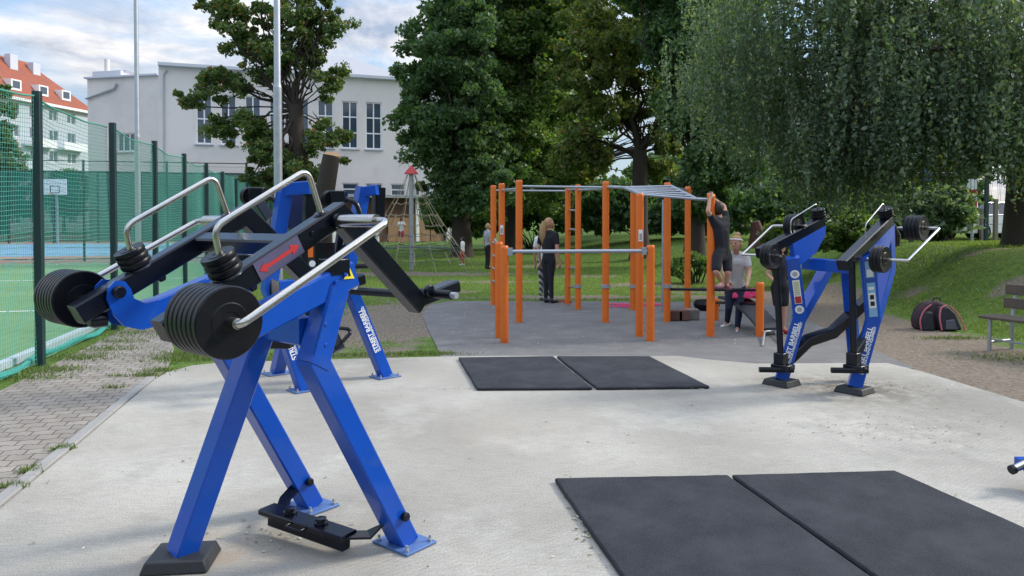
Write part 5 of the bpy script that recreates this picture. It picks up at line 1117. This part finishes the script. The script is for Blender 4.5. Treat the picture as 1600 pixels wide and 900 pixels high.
def person(label, base, H_, face, pose=None, top=blackc, bottom=blackc, shoe=blackc, hair=brownh, long_hair=False, short_sleeve=True, short_pants=False, lean=0.0, headturn=0, arm_cover=.55, bun=False, band=None, skirt=None):
    """face: heading angle (deg, 0 = away from camera, clockwise); pose overrides in body units (x right, y forward, z up)/height"""
    base = Vector(base); t = thing('person', label, 'person', base)
    ca, sa_ = math.cos(R(face)), math.sin(R(face))
    def W(p):
        x, y, z = p[0]*H_, p[1]*H_, p[2]*H_; return base+Vector((x*ca+y*sa_, -x*sa_+y*ca, z))
    J = dict(pel=(0, 0, .52), waist=(0, .0, .61), chest=(0, .0, .72), neck=(0, 0, .825), nk2=(0, .005, .855), head=(0, .012, .925), hip_l=(-.05, 0, .49), hip_r=(.05, 0, .49), kn_l=(-.05, .01, .28), kn_r=(.05, .01, .28), an_l=(-.05, -.01, .045), an_r=(.05, -.01, .045), toe_l=(-.055, .09, .018), toe_r=(.055, .09, .018),
             sh_l=(-.105, 0, .80), sh_r=(.105, 0, .80), el_l=(-.135, -.015, .63), el_r=(.135, -.015, .63), wr_l=(-.14, .02, .49), wr_r=(.14, .02, .49), hd_l=(-.14, .03, .44), hd_r=(.14, .03, .44))
    if pose: J.update(pose)
    k = list(J); V = [W(J[n_]) for n_ in k]; ix = {n_: i for i, n_ in enumerate(k)}
    rad = dict(pel=.062, waist=.058, chest=.064, neck=.036, nk2=.031, head=.036, hip_l=.050, hip_r=.050, kn_l=.032, kn_r=.032, an_l=.020, an_r=.020, toe_l=.016, toe_r=.016, sh_l=.032, sh_r=.032, el_l=.023, el_r=.023, wr_l=.016, wr_r=.016, hd_l=.018, hd_r=.018)
    mix = lambda a_, b_, f_: tuple(J[a_][i]*(1-f_)+J[b_][i]*f_ for i in range(3))
    J['ct_l'] = mix('chest', 'sh_l', .42); J['ct_r'] = mix('chest', 'sh_r', .42); J['wt_l'] = mix('waist', 'hip_l', .3); J['wt_r'] = mix('waist', 'hip_r', .3)
    k = list(J); V = [W(J[n_]) for n_ in k]; ix = {n_: i for i, n_ in enumerate(k)}; rad.update(ct_l=.055, ct_r=.055, wt_l=.048, wt_r=.048)
    ed = [('ct_l', 'sh_l'), ('ct_r', 'sh_r'), ('ct_l', 'wt_l'), ('ct_r', 'wt_r'), ('wt_l', 'hip_l'), ('wt_r', 'hip_r'), ('ct_l', 'ct_r'), ('wt_l', 'wt_r'), ('hip_l', 'hip_r'), ('pel', 'waist'), ('waist', 'chest'), ('chest', 'neck'), ('neck', 'nk2'), ('nk2', 'head'), ('pel', 'hip_l'), ('pel', 'hip_r'), ('hip_l', 'kn_l'), ('kn_l', 'an_l'), ('an_l', 'toe_l'), ('hip_r', 'kn_r'), ('kn_r', 'an_r'), ('an_r', 'toe_r'),
          ('neck', 'sh_l'), ('sh_l', 'el_l'), ('el_l', 'wr_l'), ('wr_l', 'hd_l'), ('neck', 'sh_r'), ('sh_r', 'el_r'), ('el_r', 'wr_r'), ('wr_r', 'hd_r')]
    edges = [(ix[a_], ix[b_]) for a_, b_ in ed]; rr = [rad[n_]*H_ for n_ in k]
    # head and face, hands
    ex = MB(); hc = W(J['head']); fx = Vector((sa_, ca, 0)); ang = R(face+headturn); fx = Vector((math.sin(ang), math.cos(ang), 0)); rx = Vector((fx.y, -fx.x, 0)); s = H_
    hv = MB(); hv.ball((0, 0, 0), 1, 18, 14)
    ex.add([hc+rx*(v[0]*.045*s*(1-.18*max(0, -v[2])))+fx*(v[1]*.056*s)+Vector((0, 0, v[2]*.068*s)) for v in hv.v], hv.f)
    nz_ = hc+fx*.054*s-Vector((0, 0, .01*s)); ex.ball(nz_, (.009*s, .012*s, .016*s), 8, 6)
    for k_ in (-1, 1): ex.ball(hc+rx*k_*.046*s-Vector((0, 0, .004*s)), (.008*s, .01*s, .015*s), 8, 6)
    ex.ball(hc+fx*.048*s-Vector((0, 0, .036*s)), (.014*s, .01*s, .006*s), 8, 5)
    for sd_ in 'lr':
        hd = W(J['hd_'+sd_]); wr = W(J['wr_'+sd_]); d = (hd-wr).normalized(); sdv = d.cross(Vector((ca, -sa_, 0)));
        if sdv.length < .2: sdv = d.cross(Vector((0, 0, 1)))
        sdv.normalize(); pn = d.cross(sdv)
        for i_, ln_ in enumerate((.036, .042, .04, .032)):
            o0 = hd+sdv*(i_-1.5)*.0105*s; ex.tube([o0-d*.01*s, o0+d*ln_*.6*s, o0+d*ln_*s+pn*.012*s], [.0055*s, .0045*s, .003*s], n=6)
        ex.tube([hd-d*.015*s+sdv*.012*s, hd+sdv*.03*s+d*.008*s, hd+sdv*.032*s+d*.026*s], [.006*s, .005*s, .004*s], n=6)
    skinned('body', V, edges, rr, skin_m, t, extra=ex)
    ey = MB()
    for k_ in (-1, 1): ey.ball(hc+fx*.05*s+rx*k_*.018*s+Vector((0, 0, .006*s)), .006*s, 8, 6)
    ey.build('eyes', eyem, t)
    # shirt
    def sub(names, es, scale, nm, m, cut=None, root='pel'):
        vv = [W(J[n_]) for n_ in names]; r_ = [rad[n_]*H_*scale for n_ in names]; im = {n_: i for i, n_ in enumerate(names)}; ee = [(im[a_], im[b_]) for a_, b_ in es]
        for (a_, b_, f_, sc_) in (cut or []):
            pa_, pb_ = W(J[a_]), W(J[b_]); vv.append(pa_.lerp(pb_, f_)); r_.append((rad[a_]*(1-f_)+rad[b_]*f_)*H_*scale*sc_); ee.append((im[a_], len(vv)-1))
        return skinned(nm, vv, ee, r_, m, t, rootv=im[root])
    sub(['pel', 'waist', 'chest', 'neck', 'sh_l', 'sh_r', 'ct_l', 'ct_r', 'wt_l', 'wt_r'], [('pel', 'waist'), ('waist', 'chest'), ('chest', 'neck'), ('neck', 'sh_l'), ('neck', 'sh_r'), ('ct_l', 'sh_l'), ('ct_r', 'sh_r'), ('ct_l', 'wt_l'), ('ct_r', 'wt_r'), ('ct_l', 'ct_r'), ('wt_l', 'wt_r')], 1.14, 'shirt', top, [('sh_l', 'el_l', arm_cover, 1.1), ('sh_r', 'el_r', arm_cover, 1.1), ('wt_l', 'hip_l', .6, 1.0), ('wt_r', 'hip_r', .6, 1.0)])
    if short_pants: sub(['pel', 'hip_l', 'hip_r', 'wt_l', 'wt_r'], [('pel', 'hip_l'), ('pel', 'hip_r'), ('hip_l', 'hip_r'), ('wt_l', 'hip_l'), ('wt_r', 'hip_r')], 1.09, 'shorts', bottom, [('hip_l', 'kn_l', .8, 1.22), ('hip_r', 'kn_r', .8, 1.22)])
    else: sub(['pel', 'hip_l', 'hip_r', 'kn_l', 'kn_r', 'wt_l', 'wt_r'], [('pel', 'hip_l'), ('pel', 'hip_r'), ('hip_l', 'hip_r'), ('wt_l', 'hip_l'), ('wt_r', 'hip_r'), ('hip_l', 'kn_l'), ('hip_r', 'kn_r')], 1.08, 'trousers', bottom, [('kn_l', 'an_l', .92, 1.12), ('kn_r', 'an_r', .92, 1.12)])
    for sd_ in 'lr':
        a_, to = W(J['an_'+sd_]), W(J['toe_'+sd_]); d = (to-a_); dh = d.normalized()
        skinned('shoe', [a_-dh*.012*s-Vector((0, 0, .012*s)), a_-Vector((0, 0, .02*s))+d*.3, to+Vector((0, 0, 0))], [(0, 1), (1, 2)], [.027*s, .028*s, .022*s], shoe, t, rootv=1, vox=.008)
    # hair
    hm = MB(); hb = MB(); hb.ball((0, 0, 0), 1, 20, 14); vs = []
    for v in hb.v:
        q = Vector(v); f_ = q.y
        k_ = 1.0
        if q.y > .35 and q.z < .45: k_ = .78
        if q.z < 0 and q.y < .2: q.z *= 1.18
        vs.append(hc+rx*(q.x*.052*s*k_)+fx*((q.y*.058-.006)*s*k_)+Vector((0, 0, (q.z*.066+.012)*s*k_)))
    hm.add(vs, hb.f)
    if long_hair:
        b0 = hc-fx*.05*s; hm.tube([b0+Vector((0, 0, .03*s)), b0-fx*.022*s-Vector((0, 0, .05*s)), b0-fx*.028*s-Vector((0, 0, .15*s)), b0-fx*.012*s-Vector((0, 0, .26*s))], [.035*s, .045*s, .042*s, .012*s], n=12)
    if bun: hm.ball(hc-fx*.03*s+Vector((0, 0, .075*s)), .03*s, 12, 8)
    hm.build('hair', hair, t, smooth=80)
    if band: MB().tube([hc+(rx*math.cos(x)*.053+fx*(math.sin(x)*.058))*s+Vector((0, 0, (.035+.008*math.sin(x))*s)) for x in np.linspace(0, 6.28, 20)], .007*s, n=6).build('headband', band, t)
    return t
person('girl with long blond ponytail in black clothes standing on the asphalt, seen from behind', G(857, 473), 1.66, 38, dict(kn_l=(-.035, .0, .28), kn_r=(.035, .0, .28), an_l=(-.04, 0, .045), an_r=(.045, .0, .045), hip_l=(-.04, 0, .49), hip_r=(.04, 0, .49)), hair=blond, long_hair=True, headturn=40, shoe=mat('dark_shoe', (.03, .035, .05), .6))
person('person in white shirt and striped trousers mostly hidden behind the long-haired girl', G(851, 469), 1.54, 20, top=whitec, bottom=stripec, hair=blond, shoe=greyc)
q = G(762, 420); person('blond person in grey tee and black trousers on the lawn left of the orange posts', q, 1.52, 60, dict(wr_l=(-.2, .04, .5), hd_l=(-.22, .05, .45), el_l=(-.16, 0, .63)), top=greyc, hair=blond)
q = G(723, 415); person('small child in white jumper and red trousers walking on the lawn', q, 1.02, -70, dict(kn_l=(-.05, .06, .28), an_l=(-.05, .0, .07), el_r=(.16, .05, .66), wr_r=(.17, .12, .6), hd_r=(.17, .15, .58)), top=whitec, bottom=redc, hair=brownh, arm_cover=1.6, shoe=whitec)
q = P(627, 383, 25.5); person('child in pale shirt and red shorts standing in the rope pyramid', q, .95, 10, dict(wr_l=(-.12, .12, .7), hd_l=(-.12, .14, .74), el_l=(-.15, .05, .68), wr_r=(.12, .12, .7), hd_r=(.12, .14, .74), el_r=(.15, .05, .68)), top=whitec, bottom=redc, short_pants=True)
# climber hanging on the front orange post
q = P(1131, 452, 10.15); hw = P(1110, 307, 10.2)
Hc = 1.4
def toL(p, base, H_, face):
    d = Vector(p)-Vector(base); ca, sa_ = math.cos(R(face)), math.sin(R(face)); return ((d.x*ca-d.y*sa_)/H_, (d.x*sa_+d.y*ca)/H_, d.z/H_)
bc_ = Vector((P(1130, 400, 10.2).x, 10.25, P(1131, 452, 10.2).z-.03)); fcA = 35
tl = lambda u, v, d: toL(P(u, v, d), bc_, Hc, fcA)
person('person in black tee and shorts hanging by both hands at the orange post', bc_, Hc, fcA,
       dict(head=tl(1123, 327, 10.25), nk2=tl(1123, 338, 10.25), neck=tl(1124, 344, 10.25), chest=tl(1127, 362, 10.25), waist=tl(1129, 382, 10.25), pel=tl(1128, 397, 10.25), hip_l=tl(1121, 402, 10.15), hip_r=tl(1136, 402, 10.3),
            kn_l=tl(1119, 424, 10.05), kn_r=tl(1137, 425, 10.2), an_l=tl(1129, 443, 10.25), an_r=tl(1135, 446, 10.3), toe_l=tl(1119, 448, 10.05), toe_r=tl(1141, 450, 10.15),
            sh_l=tl(1113, 343, 10.15), sh_r=tl(1135, 343, 10.35), el_l=tl(1106, 330, 10.05), el_r=tl(1131, 322, 10.45), wr_l=tl(1109, 312, 10.1), wr_r=tl(1114, 310, 10.4), hd_l=tl(1112, 306, 10.12), hd_r=tl(1110, 306, 10.38)),
       short_pants=True, shoe=mat('pink_shoe', (.22, .10, .13), .6), arm_cover=.45)
wb_ = G(1142, 517); Hw = 1.64; fw_ = 200; tw_ = lambda u, v, d: toL(P(u, v, d), wb_, Hw, fw_)
person('woman in grey tee, dark leggings and white headband beside the hanging person', wb_, Hw, fw_,
       dict(head=tw_(1150, 381, 10.75), nk2=tw_(1150, 393, 10.85), neck=tw_(1150, 398, 10.9), chest=tw_(1150, 413, 10.95), waist=tw_(1150, 430, 11.0), pel=tw_(1150, 445, 11.05), hip_l=tw_(1157, 450, 11.05), hip_r=tw_(1142, 450, 11.05),
            kn_l=tw_(1155, 483, 10.9), kn_r=tw_(1139, 480, 11.0), an_l=tw_(1152, 514, 10.95), an_r=tw_(1136, 504, 11.4), toe_l=tw_(1151, 521, 10.7), toe_r=tw_(1128, 512, 11.2),
            sh_l=tw_(1166, 402, 10.85), sh_r=tw_(1134, 402, 10.85), el_l=tw_(1171, 424, 10.8), el_r=tw_(1131, 424, 10.7), wr_l=tw_(1168, 442, 10.6), wr_r=tw_(1136, 440, 10.5), hd_l=tw_(1167, 447, 10.55), hd_r=tw_(1140, 443, 10.45)),
       top=mat('light_grey_cloth', (.52, .52, .54), .9), bottom=navyc, hair=blond, bun=True, band=whitec, shoe=whitec, headturn=20)
person('child in black shorts standing behind the left column of the right blue machine', G(1218, 520), 1.32, 170, dict(an_r=(.05, .05, .045), toe_r=(.055, .14, .018), wr_r=(.13, .1, .58), hd_r=(.12, .13, .6), kn_r=(.05, .05, .28)), short_pants=True, shoe=mat('red_shoe', (.4, .05, .05), .6))

# ------------------------------------------------------------ backpack, bench, stump, right background
q = GT(1467, 517)
bp_ = thing('backpack', 'dark backpack with pink trim lying open at the foot of the bank', 'bag', q)
def rounded(prof, ext, name, m, w=.04):
    mb = MB(); mb.prism([q+Vector(p_) for p_ in prof], ext); o = mb.build(name, m, bp_); bv = o.modifiers.new('b', 'BEVEL'); bv.width = w; bv.segments = 4; bv.limit_method = 'NONE'; o.data.shade_smooth(); return o
mar = mat('dark_maroon_cloth', (.035, .018, .026), .85, var=.5, vscale=12, bump=.5, bscale=18); cha = mat('charcoal_cloth', (.016, .016, .022), .8, var=.5, vscale=14, bump=.5, bscale=20); pinkt = mat('pink_trim', (.42, .11, .14), .8, var=.3, vscale=20)
rounded([(-.29, .02, 0), (-.31, .02, .16), (-.25, .04, .30), (-.12, .08, .40), (.02, .1, .43), (.14, .1, .40), (.24, .06, .30), (.30, .02, .12), (.32, .02, 0)], (0, .22, 0), 'pack_body', mar, .05)
rounded([(-.02, -.12, 0), (-.05, -.1, .2), (0, -.05, .34), (.12, -.03, .36), (.22, -.06, .26), (.29, -.12, .02)], (0, .16, 0), 'front_pocket', cha, .035)
rounded([(-.27, -.06, 0), (-.28, -.05, .15), (-.2, -.02, .27), (-.1, -.02, .28), (-.08, -.07, .0)], (0, .12, 0), 'side_pocket', cha, .03)
for pts_ in ([(-.28, -.04, .02), (-.30, -.03, .16), (-.23, .0, .29), (-.1, .03, .38)], [(-.03, -.13, .02), (-.06, -.11, .2), (-.01, -.06, .35), (.1, -.03, .375)], [(.12, -.04, .37), (.22, -.07, .28), (.29, -.12, .1), (.3, -.14, .01)]):
    MB().tube([q+Vector(p_) for p_ in pts_], .012, n=8, fillet=.06).build('trim', pinkt, bp_)
MB().tube([q+Vector(p_) for p_ in [(-.04, .1, .42), (-.02, .1, .47), (.06, .1, .47), (.08, .1, .42)]], .01, n=8, fillet=.02).build('carry_loop', cha, bp_)
rounded([(.03, -.135, .03), (.04, -.12, .16), (.16, -.12, .18), (.2, -.135, .03)], (0, .03, 0), 'mesh_pocket', mat('grey_mesh', (.09, .09, .11), .9, var=.5, vscale=40), .012)
# park bench
bq_ = GT(1546, 550)
bd = (GT(1600, 536)-bq_); bd = Vector((.39, -.92, 0)).normalized(); bb = Vector((.92, .39, 0)).normalized()
zb0 = bq_.z; S0 = P(1535, 504, bq_.y)
pbh = thing('park_bench', 'weathered brown wooden park bench on a steel frame at the right edge', 'bench', bq_)
sh_ = .42
for k in range(4): MB().beam([bq_-bd*.12+bb*(k*.1)+Vector((0, 0, sh_)), bq_+bd*1.6+bb*(k*.1)+Vector((0, 0, sh_))], .085, .035, (0, 0, 1)).build('seat_slat', mat('dark_bench_wood', (.10, .078, .062), .85, var=.35, vscale=9, bump=.3, bscale=30), pbh)
for k in range(2): MB().beam([bq_-bd*.1+bb*(.42+.03*k)+Vector((0, 0, .58+k*.17)), bq_+bd*1.6+bb*(.42+.03*k)+Vector((0, 0, .58+k*.17))], .035, .13, (0, 0, 1)).build('back_slat', MATS['dark_bench_wood'], pbh)
for e in (0, 1.4):
    b0 = bq_+bd*e
    MB().beam([b0-Vector((0, 0, .05)), b0+Vector((0, 0, sh_-.02))], .04, .04, bd).build('leg', galv, pbh)
    MB().beam([b0+bb*.42-Vector((0, 0, .05)), b0+bb*.42+Vector((0, 0, sh_)), b0+bb*.5+Vector((0, 0, .80))], .04, .04, bd).build('leg', galv, pbh)
    MB().beam([b0+Vector((0, 0, .12)), b0+bb*.42+Vector((0, 0, .12))], .03, .03, bd).build('stretcher', galv, pbh)
MB().beam([bq_+bb*.1+Vector((0, 0, .14)), bq_+bd*1.4+bb*.1+Vector((0, 0, .14))], .025, .025, (0, 0, 1)).build('stretcher', galv, pbh)
# carved stump figures beyond the bank
for u, v, hpx, rr, lab, mm in ((1182, 386, 40, .28, 'reddish-brown wooden stump leaning beyond the orange frame', mat('red_wood', (.1, .045, .035), .9, var=.4, vscale=4)), (1210, 386, 38, .22, 'dark wooden stump right of the reddish one', bark), (1396, 386, 36, .12, 'thin dark tree stem behind the right blue machine', bark)):
    q = GT(u, v); h_ = hpx*q.y/FPX; mb = MB(); mb.tube([q-Vector((0, 0, .1)), q+Vector((.05, 0, h_*.5)), q+Vector((-.05, 0, h_))], [rr*1.1, rr*.95, rr*.55], n=9); mb.build
    tag(mb.build('stump', mm, base=q, smooth=20), lab, 'tree stump', None)
# swing frame
dS = 21.0; s0 = Vector((P(1424, 345, dS).x, dS, 0)); s1 = Vector((P(1541, 345, dS+1).x, dS+1, 0)); zt_ = P(1480, 275, dS).z
for s_ in (s0, s1): s_.z = hz1(s_.x, s_.y)
sw = thing('swing_frame', 'dark steel frame with top beam on the bank behind the shrub', 'swing frame', s0)
for s_ in (s0, s1): MB().beam([s_, Vector((s_.x, s_.y, zt_))], .1, .1, (1, 0, 0)).build('post', postgreen, sw)
MB().beam([Vector((s0.x-.2, s0.y, zt_+.05)), Vector((s1.x+.1, s1.y, zt_+.12))], .1, .1, (0, 0, 1)).build('beam', black, sw)
MB().box(P(1447, 273, dS-.1), (.26, .04, .3)).build('blue_sign', mat('sign_blue', (.03, .16, .5), .5), sw)
MB().box(P(1447, 276, dS-.14), (.14, .01, .1)).build('sign_symbol', white, sw)
q = Vector((P(1519, 345, 22.5).x, 22.5, 0)); q.z = hz1(q.x, q.y)
ts = thing('info_board', 'narrow red and white information board on a post beside the car', 'sign', q)
MB().tube([q, Vector((q.x, q.y, P(1519, 278, 22.5).z))], .04).build('post', galv, ts)
for v0, v1, m_ in ((280, 296, white), (297, 303, red), (304, 314, white), (314, 326, red)):
    c = (P(1519, v0, 22.4)+P(1519, v1, 22.4))/2; MB().box(c, (.28, .03, P(1519, v0, 22.4).z-P(1519, v1, 22.4).z)).build('board', m_, ts)
wp_ = thing('wooden_bar_posts', 'two weathered wooden posts joined by steel bars in front of the car', 'exercise frame', GT(1534, 376))
tops = []
for u, v, vt in ((1534, 376, 326), (1555, 376, 311)):
    q = GT(u, v); q2 = Vector((q.x, q.y, P(u, vt, q.y).z)); MB().beam([q-Vector((0, 0, .1)), q2], .13, .13, (1, 0, 0)).build('post', greyw, wp_); tops.append((q, q2))
for f_ in (.5, .75): MB().tube([tops[0][0].lerp(tops[0][1], f_), tops[1][0].lerp(tops[1][1], f_*.85)+Vector((.9, .1, 0))], .02).build('bar', galv, wp_)
# parked cars
def car(label, u, v, d, m, ln_=4.3, head=90):
    c = P(u, v, d); c.z = hz1(c.x, c.y); t = thing('parked_car', label, 'car', c, 'cars parked beyond the bank')
    X = Vector((math.sin(R(head)), math.cos(R(head)), 0)); Y = Vector((-X.y, X.x, 0)); U = Vector((0, 0, 1)); h = ln_/2
    prof = [(-h, .35), (-h+.05, .75), (-h+.15, .92), (-h+.5, .98), (h-1.35, .98), (h-.35, .82), (h-.05, .68), (h, .4), (h-.1, .25), (-h+.1, .25)]
    mb = MB(); n = len(prof); rings = []
    for yy_, sc_ in ((-.85, .96), (-.8, 1), (.8, 1), (.85, .96)): rings.append([c+X*(a_*sc_)+Y*yy_+U*(b_*(1 if abs(yy_) < .82 else .97)+(.01 if abs(yy_) > .82 else 0)) for a_, b_ in prof])
    vs = [q for r in rings for q in r]; fs = [tuple(range(n)), tuple(reversed(range(3*n, 4*n)))]
    for i in range(3):
        for j in range(n): fs.append((i*n+j, i*n+(j+1) % n, (i+1)*n+(j+1) % n, (i+1)*n+j))
    mb.add(vs, fs); mb.build('body', m, t, bevel=.04)
    def cab(inset, nm, mm, z1):
        p_ = [(-h+.45, .97), (-h+.95, z1), (h-2.2, z1), (h-1.3, .97)]; mb = MB(); b_ = [c+X*a_+Y*(-.74+inset if z < 1.2 else -.6+inset)+U*z for a_, z in p_]; e_ = [c+X*a_+Y*(.74-inset if z < 1.2 else .6-inset)+U*z for a_, z in p_]
        mb.add(b_+e_, [(0, 1, 2, 3), (7, 6, 5, 4), (0, 4, 5, 1), (1, 5, 6, 2), (2, 6, 7, 3), (3, 7, 4, 0)]); return mb.build(nm, mm, t, bevel=.03)
    cab(0, 'window', glass, 1.40)
    mb = MB(); mb.box(c+X*(-.38)+U*1.42, (2.1, 1.24, .06), X); mb.build('roof', m, t, bevel=.03)
    for a_, w_ in ((-h+.7, .08), (-.55, .07), (h-1.75, .08)):
        for sg in (-1, 1): MB().beam([c+X*(a_-(.1 if a_ < 0 else -.35))+Y*sg*.745+U*.98, c+X*a_+Y*sg*.61+U*1.41], .06, .03, Y).build('pillar', m, t)
    for a_ in (-h+.8, h-.85):
        for sg in (-1, 1):
            q = c+X*a_+Y*sg*.74+U*.32; w_ = MB().lathe(q, Y*sg, [(.2, -.08), (.31, -.06), (.32, 0), (.32, .1), (.29, .13), (.2, .135)], 24).build('wheel', rubber, t); MB().lathe(q+Y*sg*.128, Y*sg, [(.2, 0), (.19, .02), (.05, .03)], 16).build('rim', galv, w_)
    for sg in (-1, 1): MB().box(c+X*(h-.08)+Y*sg*.62+U*.64, (.12, .3, .13), X).build('headlight', frame, t, bevel=.02)
cw = mat('white_car_paint', (.72, .73, .75), .25, coat=.8, var=.02); cdk = mat('dark_car_paint', (.05, .06, .08), .25, coat=.8)
car('white car parked beyond the bank beside the thick trunk', 1553, 364, 29, cw, 4.4, 75)
car('dark car parked beyond the bank left of the white one', 1455, 360, 31, cdk, 4.3, 80)
